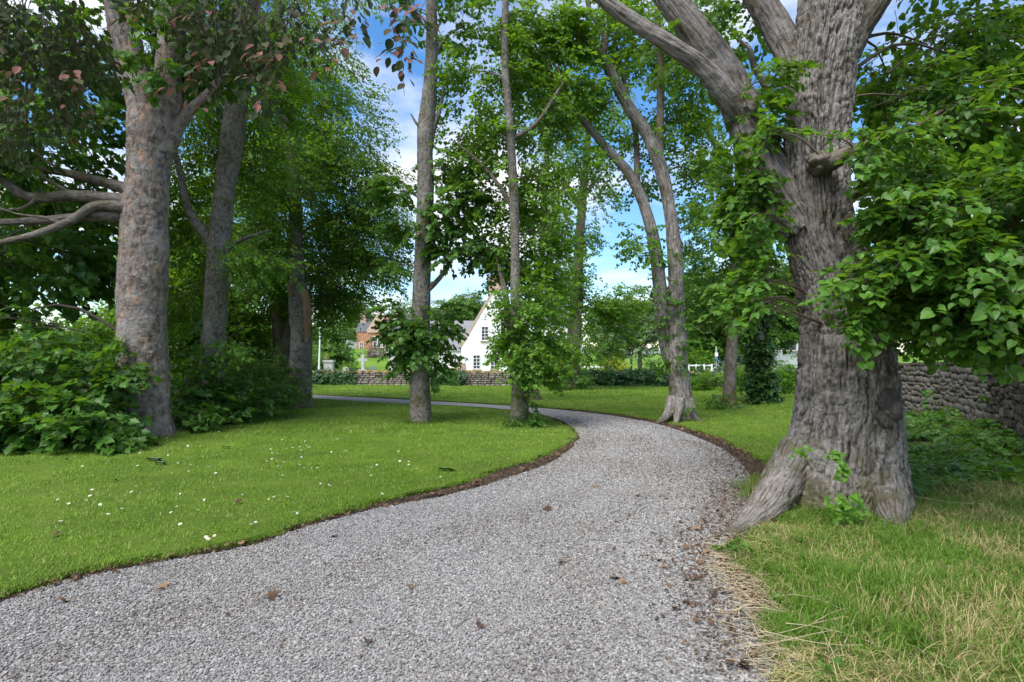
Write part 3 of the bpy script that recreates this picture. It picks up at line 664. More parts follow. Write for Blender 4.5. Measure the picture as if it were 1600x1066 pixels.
limeb = [
 (1196, 120, d - .1, 22, 22, .25, 9), (1184, 190, d + .05, 22, 28, .25, 18), (1212, 205, d - .5, 10, 10, .08, 4), (1180, 275, d + .05, 22, 34, .25, 24), (1180, 365, d + .05, 22, 34, .25, 22), (1196, 335, d - .4, 10, 16, .1, 5), (1186, 435, d - .3, 26, 20, .25, 14), (1165, 320, d + .3, 24, 70, .3, 16), (1160, 470, d - .2, 18, 18, .2, 6), (1196, 468, d - .5, 12, 8, .1, 4),
 (1310, 215, d - .8, 14, 6, .08, 3), (1415, 150, d - .2, 30, 40, .5, 26), (1395, 208, d - .95, 28, 12, .15, 11), (1360, 232, d - .95, 14, 8, .08, 4), (1500, 90, d + .2, 100, 70, 1.0, 80), (1590, 190, d - .5, 80, 80, .9, 80), (1470, 200, d - .5, 70, 55, .8, 70), (1450, 70, d + .7, 70, 50, .8, 44),
 (1425, 262, d - .7, 34, 24, .35, 24), (1425, 318, d - 1.1, 34, 14, .25, 18), (1500, 310, d - 1.0, 70, 40, .6, 52), (1580, 320, d - 1.2, 70, 60, .7, 80), (1450, 385, d - 1.1, 50, 22, .4, 34), (1545, 405, d - 1.3, 75, 36, .6, 56), (1400, 415, d - 1.05, 34, 14, .25, 16), (1350, 440, d - 1.0, 24, 8, .12, 6),
 (1480, 455, d - 1.1, 60, 22, .4, 36), (1560, 470, d - 1.4, 60, 28, .5, 40), (1370, 478, d - .95, 30, 9, .12, 7), (1420, 480, d - .9, 40, 20, .3, 20), (1510, 510, d - 1.1, 60, 14, .4, 22), (1592, 510, d - 1.5, 24, 26, .3, 10), (1425, 510, d - .6, 20, 20, .2, 8), (1335, 503, d - .95, 22, 6, .08, 4),
 (1480, 440, d + 1.0, 80, 60, .7, 44), (1560, 270, d + 1.0, 90, 110, .8, 60), (1430, 290, d + .9, 44, 80, .5, 24),
 (1385, 110, d + .7, 26, 60, .5, 26), (1385, 250, d + .6, 20, 60, .4, 22), (1380, 350, d + .5, 16, 40, .3, 12),
 (1090, 60, d + .8, 110, 60, .9, 22), (1170, 30, d + 1, 70, 50, .9, 20), (1320, -240, d, 260, 100, 1.6, 80), (1100, -220, d + .5, 200, 110, 1.5, 40), (1550, -150, d - .6, 160, 110, 1.4, 60)]
foliage(root, 'crown', limeb, 'lime', stems=ST, droop=.5)
# the leaves of the nearest sprays, one by one
lm = mk('leaf', LEAF['lime'][0], LEAF['lime'][1], M['lime'], attrs={'lv': ('FLOAT', 'FACE', [.4, .4])}, link=False).data
lms = []
for k in range(5):
    m_ = lm.copy(); m_.attributes['lv'].data.foreach_set('value', np.full(2, .15 + .2 * k, np.float32)); lms.append(m_)
def leaf_parts(root, blobs, meshes, n, size, droop, stems=None):
    w = np.array([b[6] for b in blobs], float); w /= w.sum()
    for b, cnt in zip(blobs, np.maximum(1, (w * n).astype(int))):
        # leaves sit in rows along short drooping shoots
        k = 0; c, R, p, v = blob_pts((*b[:6], max(2, cnt // 6 + 1)))
        for q, vv in zip(p, v):
            f = np.array([vv[0] * .8 + rng.normal(0, .3), vv[1] - .5, -.2 - droop * rng.random()]); f /= np.linalg.norm(f); s = np.cross(f, [0, 0, 1]); s /= np.linalg.norm(s)
            for j in range(6):
                if k >= cnt: break
                dr = f * .75 + s * (.75 if j % 2 else -.75) + rng.normal(0, .22, 3) + [0, 0, -.25]
                R3 = eul(rotm(dr[None], (np.array([[0, -.35, 1.]]) + rng.normal(0, .25, (1, 3)))))[0]
                o = bpy.data.objects.new('leaf', meshes[int(rng.integers(len(meshes)))]); C.objects.link(o); o.parent = root
                o.location = tuple(q + f * .055 * j + s * (.02 if j % 2 else -.02) - np.array(root.location)); o.rotation_euler = tuple(R3); z = size * rng.uniform(.7, 1.25); o.scale = (z, z * rng.uniform(.8, 1.12), z * rng.uniform(.5, 1.9)); k += 1
near = [(1410, 412, d - 1.35, 40, 14, .2, 26), (1460, 385, d - 1.45, 60, 24, .25, 40), (1530, 420, d - 1.7, 60, 30, .3, 40), (1570, 490, d - 1.8, 40, 30, .3, 30), (1500, 480, d - 1.5, 60, 24, .3, 30), (1430, 300, d - 1.4, 36, 14, .2, 22), (1510, 330, d - 1.5, 70, 34, .3, 36), (1190, 455, d - .6, 24, 16, .15, 16), (1184, 280, d - .5, 20, 28, .15, 14), (1184, 375, d - .5, 20, 24, .15, 12)]
leaf_parts(root, near, lms, 288, .07, .4)

# --- left sycamore with flaking pinkish bark
root, d = tree('sycamore_tree', 'thick sycamore trunk with flaking pinkish bark, leftmost trunk, forking high up', 232, 690, .45)
ST = [stem(root, 'trunk', [(232, 684, 84), (226, 640, 82), (224, 560, 82), (222, 480, 80), (225, 400, 78), (226, 340, 75), (231, 280, 70), (236, 230, 78), (238, 200, 84), (226, 160, 60, d + .05), (208, 110, 56, d + .1), (194, 50, 52, d + .1), (184, -20, 48, d + .1), (170, -220, 36, d + .3), (150, -500, 16, d + .4)], d, 'b_syc', 150, .035, d_flaky(.014, .30, 5, 1., .3), base=True)]
ST.append(stem(root, 'limb', [(242, 235, 64), (258, 180, 56), (264, 130, 50, d + .05), (268, 60, 44, d + .1), (275, -20, 40, d + .2), (300, -240, 26, d + .5)], d, 'b_syc', 64, .04, d_flaky(.012, 0)))
ST.append(stem(root, 'limb', [(258, 232, 36), (278, 198, 24), (298, 172, 18), (328, 142, 13), (370, 90, 9)], d, 'b_syc', 24, .05))
ST.append(stem(root, 'limb', [(215, 318, 34), (170, 312, 26, d - .1), (110, 306, 22, d - .25), (45, 308, 20, d - .4), (0, 278, 17, d - .5), (-80, 220, 10, d - .6)], d, 'b_dark', 28, .05))
ST.append(stem(root, 'limb', [(215, 340, 28), (150, 338, 20, d - .3), (60, 345, 16, d - .5), (-60, 350, 10, d - .8)], d, 'b_dark', 24, .05))
ST.append(stem(root, 'limb', [(205, 325, 22, d - .2), (150, 322, 17, d - .4), (110, 345, 16, d - .6), (60, 365, 14, d - .8), (-10, 382, 12, d - .9), (-90, 400, 7, d - 1)], d, 'b_dark', 24, .05))
ST.append(stem(root, 'limb', [(215, 300, 24, d + .1), (150, 282, 18, d + .3), (90, 268, 15, d + .5), (0, 258, 10, d + .7)], d, 'b_dark', 20, .06))
for pp in ([(120, 307, 10, d - .22), (80, 285, 7, d - .3), (50, 270, 5, d - .3), (10, 262, 3, d - .3)], [(95, 350, 8, d - .65), (70, 340, 6, d - .7), (30, 335, 4, d - .7), (-10, 322, 3, d - .7)], [(60, 309, 9, d - .4), (35, 325, 6, d - .5), (0, 330, 4, d - .5)], [(110, 272, 7, d + .4), (70, 250, 5, d + .4), (40, 220, 3, d + .4)], [(70, 344, 7, d - .5), (40, 355, 5, d - .5), (10, 372, 3, d - .5)]):
    ST.append(stem(root, 'limb', pp, d, 'b_dark', 10, .05))
ST = np.concatenate(ST)
foliage(root, 'crown', [(50, 200, d, 110, 90, 1.2, 90), (120, 120, d + .6, 100, 70, 1.2, 70), (40, 420, d + .6, 90, 60, 1.0, 65), (120, 400, d + 1.2, 80, 70, .8, 50), (20, 490, d, 60, 40, .8, 30), (240, 40, d + .6, 60, 50, .4, 26), (300, 90, d + .3, 34, 50, .5, 26), (228, 70, d - .4, 12, 30, .1, 5), (245, 120, d - .4, 14, 14, .1, 4), (100, 240, d + 1.4, 110, 60, .8, 40), (330, 30, d, 60, 60, .8, 40), (60, 60, d + 1, 110, 80, 1.2, 60), (160, -200, d, 280, 130, 2.0, 90), (-120, 250, d, 120, 200, 1.6, 90), (60, 300, d + 3, 100, 50, 1.0, 70), (110, 350, d + 3, 70, 50, 1.0, 60), (10, 380, d + 2.5, 60, 50, 1, 44), (30, 130, d + 2.5, 90, 70, 1.2, 60)],
        'syc', stems=ST, bmat='twigd', droop=.4)
sy_root = root

# --- second left tree, smooth grey
root, d = tree('sycamore_tree', 'slim smooth grey trunk with a side limb, second from the photo left', 336, 666, .22)
ST = [stem(root, 'trunk', [(336, 662, 34), (334, 630, 36), (331, 580, 40), (333, 530, 40), (337, 480, 37), (340, 420, 37), (343, 370, 36), (350, 310, 34), (357, 250, 35), (364, 200, 36), (369, 150, 33), (376, 80, 28), (382, 0, 25), (392, -200, 16), (400, -420, 8)], d, 'b_grey', 56, .05, d_flaky(.008, .55, 5, .4, .18), base=True)]
ST.append(stem(root, 'limb', [(334, 395, 22), (322, 366, 20), (302, 342, 16), (290, 312, 13), (280, 262, 11), (262, 210, 8), (250, 150, 5)], d, 'b_grey', 20, .06))
ST.append(stem(root, 'limb', [(345, 400, 10), (362, 384, 8), (385, 372, 6), (420, 360, 3)], d, 'b_grey', 12, .06))
ST.append(stem(root, 'limb', [(350, 320, 22), (366, 260, 19, d + .1), (376, 200, 18, d + .2), (382, 140, 15, d + .2), (400, 20, 12, d + .2), (420, -140, 6, d + .3)], d, 'b_grey', 20, .06))
ST = np.concatenate(ST)
foliage(root, 'crown', [(300, 260, d + .9, 50, 60, .7, 40), (310, 360, d + .9, 50, 60, .7, 44), (400, 120, d + .6, 60, 80, 1.0, 60), (300, 160, d + .8, 50, 50, .8, 34), (290, 450, d + 1, 40, 50, .7, 36), (390, 400, d - .3, 36, 26, .4, 20), (340, 70, d + .6, 60, 60, .9, 40), (350, 520, d - .4, 12, 18, .1, 3), (390, 250, d + .8, 40, 60, .7, 30), (390, -120, d, 120, 110, 1.6, 60)], 'beech', stems=ST, droop=.45)

# --- broken-topped tree and the great light-green crown behind
root, d = tree('beech_tree', 'trunk with torn broken wood halfway up and a thin stem above', 465, 641, .3)
ST = [stem(root, 'trunk', [(466, 638, 44), (468, 615, 39), (470, 570, 36), (471, 520, 34), (468, 480, 33), (466, 455, 30), (464, 430, 25), (463, 390, 23), (462, 350, 22), (460, 300, 20), (456, 250, 19), (450, 190, 17), (444, 130, 15), (438, 60, 13), (430, -60, 10)], d, 'b_grey', 48, .05, d_flaky(.009, .7, 5, 2, .2), base=True)]
o = stem(root, 'broken_wood', [(478, 535, 5, d - .2), (480, 510, 11, d - .2), (479, 480, 14, d - .18), (475, 460, 17, d - .12), (469, 446, 9, d - .1)], d, 'b_torn', 20, .04, d_flaky(.02, 0))
stem(root, 'stub', [(462, 470, 18, d - .1), (456, 452, 16, d - .14), (452, 440, 9, d - .16)], d, 'b_torn', 14, .03, d_flaky(.02, 0))
ST = np.concatenate(ST)
foliage(root, 'crown', [(500, 190, d + .8, 90, 80, 1.4, 130), (540, 270, d + .8, 80, 80, 1.4, 130), (440, 270, d - .2, 70, 70, 1.0, 90), (570, 350, d + .8, 60, 60, 1.2, 90), (420, 340, d - .6, 50, 40, .6, 40), (470, 350, d + 1, 80, 80, 1.0, 100), (480, 100, d + 1, 80, 70, 1.4, 90), (530, 430, d + .8, 60, 50, 1.0, 80), (590, 410, d + .6, 44, 30, .8, 40), (525, 475, d + .8, 36, 34, .8, 40), (415, 430, d + .2, 40, 40, .6, 34), (440, 30, d + .6, 80, 60, 1.2, 60), (470, -120, d, 200, 130, 2.4, 130)], 'beech', stems=ST, droop=.6)

root, d = tree('beech_tree', 'dark leaning trunk in shade behind the broken trunk', 436, 598, .25)
d = 19.0; root.location = P(436, 588, d); root.location[2] = float(zt(root.location[0], d))
ST = [stem(root, 'trunk', [(436, 596, 26), (438, 560, 25), (437, 520, 23), (432, 470, 21), (428, 420, 18), (424, 340, 16), (420, 240, 13), (416, 120, 9)], d, 'b_dark', 32, .08, d_flaky(.008, .4), base=True)]
ST.append(stem(root, 'limb', [(440, 580, 18), (447, 540, 16), (452, 500, 14), (446, 470, 12), (430, 430, 8)], d - .1, 'b_dark', 16, .08))
ST = np.concatenate(ST)
foliage(root, 'crown', [(400, 420, d, 80, 80, 1.8, 150), (330, 470, d, 70, 70, 1.6, 120), (400, 500, d + .5, 50, 36, 1.2, 50), (480, 410, d + 1, 60, 66, 1.4, 90), (370, 330, d + 1, 90, 90, 1.8, 130), (300, 380, d + 1, 60, 100, 1.4, 100), (420, 220, d + 1, 90, 90, 1.8, 120)], 'beech', stems=ST, droop=.5)

# --- middle sycamore
root, d = tree('sycamore_tree', 'straight grey sycamore standing alone in the middle of the lawn', 656, 664, .3)
ST = [stem(root, 'trunk', [(657, 660, 34), (657, 640, 33), (656, 590, 31), (656, 540, 30), (658, 490, 28), (659, 440, 27), (661, 390, 26), (664, 330, 26), (665, 280, 26), (664, 240, 25), (666, 195, 27), (671, 150, 23), (674, 100, 20), (675, 50, 18), (674, 0, 16), (676, -150, 12), (680, -320, 6)], d, 'b_grey', 60, .045, d_flaky(.009, .55, 6, .2, .16), base=True)]
ST.append(stem(root, 'limb', [(666, 455, 10), (682, 440, 8), (696, 422, 7), (706, 400, 5), (716, 385, 3)], d, 'b_dark', 12, .06))
ST.append(stem(root, 'limb', [(668, 240, 15), (676, 205, 10), (686, 175, 7), (692, 145, 5), (694, 110, 3)], d, 'b_grey', 12, .06))
ST.append(stem(root, 'limb', [(672, 110, 8), (684, 80, 6), (694, 62, 4)], d, 'b_grey', 10, .06))
ST.append(stem(root, 'dead_twig', [(662, 205, 5), (650, 192, 4), (642, 178, 2)], d - .1, 'b_dark', 8, .05))
ST = np.concatenate(ST)
foliage(root, 'crown', [(700, 262, d, 34, 30, .6, 26), (722, 320, d, 44, 36, .7, 46), (690, 350, d - .2, 34, 34, .5, 36), (735, 385, d, 40, 26, .6, 30), (705, 395, d, 30, 24, .5, 18), (622, 280, d + .1, 26, 34, .5, 24), (634, 350, d + .1, 22, 30, .4, 14), (622, 410, d + .1, 22, 14, .3, 7), (682, 505, d - .1, 24, 30, .45, 30), (636, 515, d, 28, 34, .5, 34), (660, 530, d - .4, 34, 30, .4, 34), (686, 560, d, 22, 24, .4, 14), (634, 555, d, 20, 24, .4, 11), (618, 485, d, 24, 16, .4, 9), (720, 45, d, 46, 40, .8, 34), (640, 15, d, 40, 26, .6, 14), (690, -60, d, 90, 50, 1.0, 26), (600, 300, d, 14, 20, .3, 6)], 'syc', stems=ST, bmat='twigd', droop=.4, size=.74)

# --- leafy lime beside the bend
root, d = tree('lime_tree', 'thin leaf-clad lime with ivy round its foot on the inner bend', 812, 668, .22)
ST = [stem(root, 'trunk', [(812, 664, 30), (812, 640, 28), (813, 600, 27), (812, 560, 24), (810, 510, 20), (806, 460, 17), (805, 400, 14), (804, 340, 14), (802, 290, 14), (799, 240, 13), (796, 190, 13), (791, 130, 12), (788, 60, 11), (790, 0, 10), (792, -160, 6)], d, 'b_grey', 40, .05, d_flaky(.008, .4, 5, 1, .15), base=True)]
ST.append(stem(root, 'limb', [(806, 560, 14), (795, 500, 12), (788, 450, 9), (780, 420, 6)], d + .1, 'b_dark', 12, .06))
ST.append(stem(root, 'limb', [(804, 330, 8), (780, 290, 6), (745, 250, 5), (715, 225, 3)], d + .1, 'b_dark', 10, .08))
ST.append(stem(root, 'limb', [(798, 220, 8), (840, 190, 6), (880, 130, 5)], d + .1, 'b_dark', 10, .08))
ST = np.concatenate(ST)
foliage(root, 'crown', [(825, 545, d - .4, 40, 40, .4, 60), (862, 530, d, 28, 46, .5, 46), (782, 530, d, 14, 20, .3, 8), (845, 450, d + .55, 42, 40, .6, 46), (775, 425, d + .55, 26, 24, .4, 16), (810, 480, d - .3, 40, 40, .4, 40), (815, 400, d + .55, 46, 40, .6, 44), (765, 380, d + .55, 30, 36, .5, 26), (850, 360, d + .55, 36, 40, .6, 36), (800, 320, d + .55, 44, 40, .6, 38), (750, 300, d + .55, 34, 40, .6, 30), (850, 280, d + .55, 40, 44, .7, 38), (790, 230, d + .55, 50, 44, .7, 44), (730, 200, d + .55, 44, 50, .7, 42), (850, 180, d + .55, 50, 50, .8, 44), (780, 130, d + .55, 50, 50, .8, 44), (720, 120, d + .55, 34, 40, .6, 24), (850, 90, d + .55, 50, 46, .8, 36), (780, 40, d + .55, 60, 44, .9, 44), (860, 30, d + .55, 40, 34, .7, 22), (840, 580, d, 24, 22, .4, 14), (790, -100, d + .55, 120, 80, 1.4, 34)], 'light', stems=ST, droop=.4)
foliage(root, 'ivy', [(812, 660, d - .3, 30, 7, .35, 40), (826, 632, d - .2, 8, 24, .1, 16), (800, 655, d - .35, 12, 10, .1, 12)], 'ivylight', branch=False)

# --- trunk behind it
root, d = tree('lime_tree', 'slim reddish trunk just behind the leafy lime by the bend', 834, 627, .2)
ST = [stem(root, 'trunk', [(835, 624, 20), (832, 600, 15), (836, 560, 13), (842, 500, 11), (846, 420, 9), (850, 330, 8), (856, 200, 6), (860, 80, 4)], d, 'b_dark', 24, .08, d_flaky(.008, .5, 4, 0, .2), base=True)]
ST = np.concatenate(ST)
foliage(root, 'crown', [(870, 420, d, 40, 60, 1, 60), (860, 300, d, 46, 70, 1, 70), (880, 190, d, 46, 60, 1, 50), (840, 100, d, 60, 60, 1.2, 50), (870, 500, d, 36, 40, .8, 36)], 'light', stems=ST, droop=.4)

# --- tree near the wall
root, d = tree('sycamore_tree', 'ivy-footed tree by the churchyard wall behind the bend', 893, 610, .3)
ST = [stem(root, 'trunk', [(892, 607, 26), (893, 580, 24), (897, 530, 22), (900, 470, 19), (904, 400, 16), (908, 340, 14), (912, 290, 12), (917, 240, 9), (922, 180, 6)], d, 'b_dark', 32, .1, d_flaky(.01, .4), base=True)]
ST.append(stem(root, 'limb', [(908, 330, 9), (896, 305, 7), (880, 280, 6), (868, 255, 4)], d, 'b_dark', 10, .12))
ST.append(stem(root, 'limb', [(912, 310, 7), (925, 290, 6), (940, 280, 4), (962, 305, 3)], d, 'b_dark', 10, .12))
ST = np.concatenate(ST)
foliage(root, 'crown', [(930, 490, d, 36, 34, 1.2, 84), (965, 470, d, 40, 30, 1.2, 78), (900, 430, d, 30, 40, 1.2, 70), (930, 545, d, 34, 22, 1, 56), (880, 340, d, 34, 50, 1.4, 78), (920, 370, d, 26, 26, 1, 28), (900, 240, d, 44, 36, 1.4, 64), (940, 310, d, 22, 30, 1, 25), (880, 160, d, 50, 50, 1.6, 84), (950, 200, d, 40, 50, 1.4, 50), (870, 470, d, 24, 40, 1, 50), (975, 510, d, 26, 26, 1, 33)], 'light', stems=ST, droop=.4, size=1.3)
foliage(root, 'ivy', [(888, 592, d - .5, 32, 16, .7, 110), (893, 560, d - .2, 12, 30, .3, 40)], 'ivylight', branch=False, size=2.0)

# --- twin-stemmed lime on the outer bend
root, d = tree('lime_tree', 'twin-stemmed lime with spreading roots on the outer lawn edge', 1064, 661, .35)
ST = [stem(root, 'trunk', [(1064, 656, 40), (1064, 630, 37), (1062, 600, 34), (1058, 570, 34), (1056, 540, 36), (1057, 510, 30), (1057, 470, 26), (1056, 420, 24), (1052, 370, 21), (1046, 325, 19), (1037, 280, 20), (1025, 240, 20), (1008, 205, 18), (984, 170, 17), (962, 130, 16), (944, 95, 15), (915, 65, 11), (880, 42, 7), (840, 30, 4)], d, 'b_lime', 72, .04, d_lime(.012, .6, 6, .3, .2), base=True)]
ST.append(stem(root, 'limb', [(1048, 560, 26), (1040, 525, 24), (1034, 490, 23), (1030, 440, 21), (1024, 390, 20), (1014, 345, 18), (1000, 305, 16), (982, 270, 15), (955, 240, 13), (925, 205, 11), (897, 170, 10), (882, 140, 8), (860, 115, 5), (820, 90, 3)], d + .05, 'b_lime', 40, .05, d_lime(.008)))
ST.append(stem(root, 'limb', [(1030, 245, 14), (1031, 200, 12), (1032, 150, 12), (1031, 90, 11), (1028, 30, 10), (1026, -60, 8), (1024, -200, 4)], d + .1, 'b_dark', 16, .06))
ST.append(stem(root, 'limb', [(940, 95, 10), (946, 65, 10), (938, 40, 9), (922, 18, 8), (918, -20, 6), (930, -90, 3)], d, 'b_dark', 14, .06))
ST.append(stem(root, 'limb', [(1016, 352, 10, d + .06), (1004, 318, 10, d + .15), (996, 280, 10, d + .3), (994, 215, 9), (985, 170, 8), (972, 110, 6), (960, 60, 4)], d + .5, 'b_dark', 12, .08))
for pp in ([(1052, 625, 22, d - .1), (1043, 648, 14, d - .35), (1026, 663, 5, d - .5)], [(1062, 625, 18, d - .2), (1058, 652, 11, d - .5), (1055, 668, 4, d - .7)], [(1076, 625, 18, d - .1), (1085, 650, 10, d - .3), (1097, 661, 4, d - .4)]):
    stem(root, 'root', pp, d, 'b_lime', 24, .03, d_lime(.008))
ST = np.concatenate(ST)
foliage(root, 'crown', [(1010, 60, d + .3, 70, 50, 1.2, 64), (920, 50, d, 70, 50, 1.0, 64), (1070, 130, d + .4, 50, 60, 1.0, 64), (1070, 50, d + .4, 60, 50, 1.0, 57), (960, 150, d + .3, 50, 40, .8, 30), (1000, 250, d + .5, 40, 50, .7, 34), (1090, 270, d + .5, 40, 60, .8, 57), (890, 150, d, 46, 40, .8, 49), (1000, 380, d, 22, 26, .4, 19), (960, 30, d + .6, 50, 40, .8, 38), (850, 60, d, 60, 50, .9, 64), (930, 260, d, 30, 30, .6, 19), (1050, 190, d + .4, 40, 40, .6, 30), (1080, 360, d + .3, 24, 40, .4, 26), (1000, -80, d, 150, 60, 1.4, 50)], 'light', stems=ST, droop=.4)
foliage(root, 'ivy', [(1056, 520, d - .3, 24, 50, .25, 90), (1028, 470, d - .1, 16, 40, .25, 34), (1062, 440, d - .2, 14, 40, .2, 30), (1020, 400, d, 12, 30, .2, 16), (1040, 560, d - .2, 20, 20, .2, 24), (1075, 640, d - .3, 8, 14, .1, 8)], 'ivylight', branch=False, size=1.1)

# --- the two trunks behind it
root, d = tree('lime_tree', 'dark straight trunk on the far lawn, right of the twin-stemmed lime', 1139, 641, .25)
ST = [stem(root, 'trunk', [(1139, 637, 26), (1140, 610, 21), (1142, 560, 19), (1145, 500, 17), (1148, 440, 16), (1149, 390, 15), (1147, 340, 14), (1142, 295, 12), (1132, 255, 10), (1115, 220, 9), (1098, 195, 7), (1080, 170, 4)], d, 'b_dark', 32, .07, d_flaky(.01, .5, 5, 0, .2), base=True)]
ST.append(stem(root, 'limb', [(1148, 350, 9), (1152, 280, 8), (1148, 220, 6), (1150, 140, 4)], d, 'b_dark', 10, .1))
ST = np.concatenate(ST)
foliage(root, 'crown', [(1100, 460, d + .5, 40, 40, 1.0, 60), (1120, 390, d, 50, 44, 1.0, 70), (1160, 440, d, 36, 50, .8, 54), (1130, 310, d, 50, 44, 1.0, 60), (1180, 360, d, 36, 60, .8, 50), (1110, 240, d, 44, 40, 1.0, 36), (1170, 260, d, 40, 50, .8, 40), (1090, 510, d + .5, 30, 26, .8, 30), (1150, 160, d, 60, 60, 1.2, 50)], 'lime', stems=ST, droop=.4)
foliage(root, 'ivy', [(1138, 636, d - .3, 16, 8, .3, 20), (1120, 620, d, 14, 20, .4, 20)], 'ivylight', branch=False, size=1.3)
root, d = tree('lime_tree', 'trunk wrapped in dark ivy from foot to crown, left of the massive lime', 1186, 632, .3)
ST = [stem(root, 'trunk', [(1186, 628, 26), (1186, 580, 23), (1184, 520, 21), (1183, 450, 19), (1180, 380, 17), (1176, 300, 14), (1170, 200, 10)], d, 'b_dark', 24, .12, d_flaky(.01, .3), base=True)]
ST = np.concatenate(ST)
foliage(root, 'ivy', [(1186, 605, d - .1, 13, 30, .35, 170), (1185, 550, d - .1, 11, 36, .35, 170), (1184, 480, d - .1, 11, 44, .35, 170), (1180, 410, d - .1, 10, 40, .3, 110), (1196, 626, d - .3, 18, 7, .4, 30)], 'ivy', branch=False, size=1.2)
foliage(root, 'crown', [(1200, 420, d, 40, 50, 1, 60), (1170, 380, d, 44, 50, 1, 60), (1210, 500, d + .5, 26, 40, .8, 34), (1200, 300, d, 46, 70, 1.2, 70)], 'lime', stems=ST, droop=.4)

# --- copper beech boughs hanging in from above
d = 4.2
root = empty('copper_beech_branch', P(200, -250, d)); tag(root, 'dark copper beech boughs with purplish leaves hanging in along the top', 'tree branch')
ST = [stem(root, 'bough', [(-500, -350, 60), (-150, -260, 44), (200, -200, 32), (450, -150, 22), (620, -100, 12)], d, 'b_dark', 16, .06)]
ST = np.concatenate(ST)
cb = [(40, 10, d + .4, 90, 50, .7, 40), (40, 100, d + .9, 70, 60, .6, 36), (100, 50, d + .7, 40, 50, .5, 16), (10, 190, d + 1.3, 50, 50, .5, 16), (300, -5, d, 70, 24, .4, 18), (395, 25, d, 50, 30, .3, 14), (375, 75, d - .1, 30, 26, .2, 5), (450, 60, d, 40, 30, .3, 7), (480, 0, d, 50, 24, .3, 9), (200, -150, d, 320, 50, .8, 60), (600, -15, d, 50, 16, .3, 5)]
foliage(root, 'leaves', cb, 'copper', stems=ST, bmat='twigd', droop=.9, brad=.0045)
bm_ = []
for k, lvv in enumerate((.2, .5, .86, .93, 1.0)):
    x = mk('leaf', LEAF['beech'][0], LEAF['beech'][1], M['copper'], attrs={'lv': ('FLOAT', 'FACE', [lvv, lvv])}, link=False).data; bm_.append(x)
leaf_parts(root, [(330, 90, d - .2, 50, 60, .2, 26), (410, 110, d - .3, 40, 50, .2, 24), (555, 40, d - .1, 30, 50, .2, 30), (625, 80, d - .1, 14, 55, .1, 30), (600, 20, d - .1, 40, 24, .2, 20), (640, 20, d - .1, 30, 20, .1, 12), (480, 60, d - .2, 50, 40, .2, 24), (630, 30, d, 40, 26, .2, 16), (260, 30, d - .1, 30, 24, .2, 8), (80, 90, d, 70, 60, .3, 30), (545, 80, d - .1, 14, 30, .1, 8), (300, 30, d - .2, 100, 30, .3, 30), (350, 130, d, 70, 16, .2, 14)], bm_, 270, .075, 1.0)
keep_tw = MB()
for a, b in (((590, -60), (628, 110)), ((545, -60), (558, 80)), ((628, 110), (632, 150)), ((480, -70), (470, 100)), ((420, -60), (412, 190)), ((330, -60), (345, 150)), ((250, -60), (262, 110))):
    keep_tw.tube(P(*a, d - .05), P(*b, d - .1), .004, .0015, 5)
x = keep_tw.build('twigs', M['twigd']); keep(x, root); x['kind'] = 'stuff'

tb = [o for o in C.objects if o.type == 'EMPTY' and o.get('category') == 'tree' and o.location[1] < 20]
pts = []
for o in tb:
    r0 = {True: .78, False: .30}[o is big]; r0 = .5 if o is sy_root else r0
    m_ = 90 if o is big else 34
    a = rng.uniform(0, 6.28, m_); rr = r0 + np.abs(rng.normal(0, .09, m_)); pts.append(np.column_stack([o.location[0] + rr * np.cos(a), o.location[1] + rr * np.sin(a)]))
q = np.concatenate(pts)
tag(scatter('grass', np.column_stack([q, zt(q[:, 0], q[:, 1]) + .02]), np.column_stack([rng.normal(0, .2, (len(q), 2)), rng.uniform(0, 6.28, len(q))]), np.column_stack([np.full((len(q), 2), .8), rng.uniform(.7, 1.6, len(q))]), VT, idx=rng.integers(0, 2, len(q))), 'longer unmown grass growing round the feet of the trunks', 'grass', None, 'stuff')
#==SHRUBS==
def bush(name, label, px, py, d, blobs, sp, size=1., cat='shrub', group=None, droop=.25):
    p = P(px, py, d); root = empty(name, (p[0], p[1], float(zt(p[0], p[1])))); tag(root, label, cat, group)
    base = np.array(root.location)[None] + np.array([[0, 0, .1]])
    foliage(root, 'foliage', blobs, sp, stems=base, droop=droop, size=size, bmat='twigd'); return root
bush('sycamore_sapling', 'broad-leaved dark sycamore bush at the left photo edge', 60, 690, 9.3, [(30, 620, 9.3, 90, 60, .8, 130), (0, 690, 8.9, 70, 24, .5, 44), (60, 560, 9.8, 80, 40, .8, 80), (-60, 600, 9.2, 80, 80, .8, 70)], 'shrub')
bush('sycamore_sapling', 'broad-leaved bush against the pinkish sycamore trunk', 145, 690, 9.4, [(135, 600, 9.6, 56, 60, .6, 100), (150, 660, 9.1, 40, 34, .4, 44), (100, 660, 9.2, 60, 40, .5, 66), (165, 690, 8.9, 30, 16, .3, 18)], 'shrub')
bush('sycamore_sapling', 'leafy bush filling the gap between the two left trunks', 292, 670, 11.8, [(292, 600, 12, 30, 46, .6, 60), (295, 650, 11.4, 28, 20, .4, 30), (290, 560, 12.5, 40, 40, .6, 40)], 'shrub')
bush('hedge_shrub', 'low dark undergrowth right of the slim grey trunk', 385, 650, 13.4, [(390, 620, 13.6, 44, 30, 1.0, 120), (375, 645, 12.9, 26, 16, .5, 40), (430, 610, 15, 30, 30, 1.0, 70), (370, 590, 14.5, 40, 40, 1, 80)], 'nettle')
bush('hedge_shrub', 'dark undergrowth round the foot of the shaded leaning trunk', 425, 610, 17, [(420, 590, 17, 34, 26, 1, 70), (400, 560, 18, 40, 40, 1.2, 90)], 'nettle', 1.3)
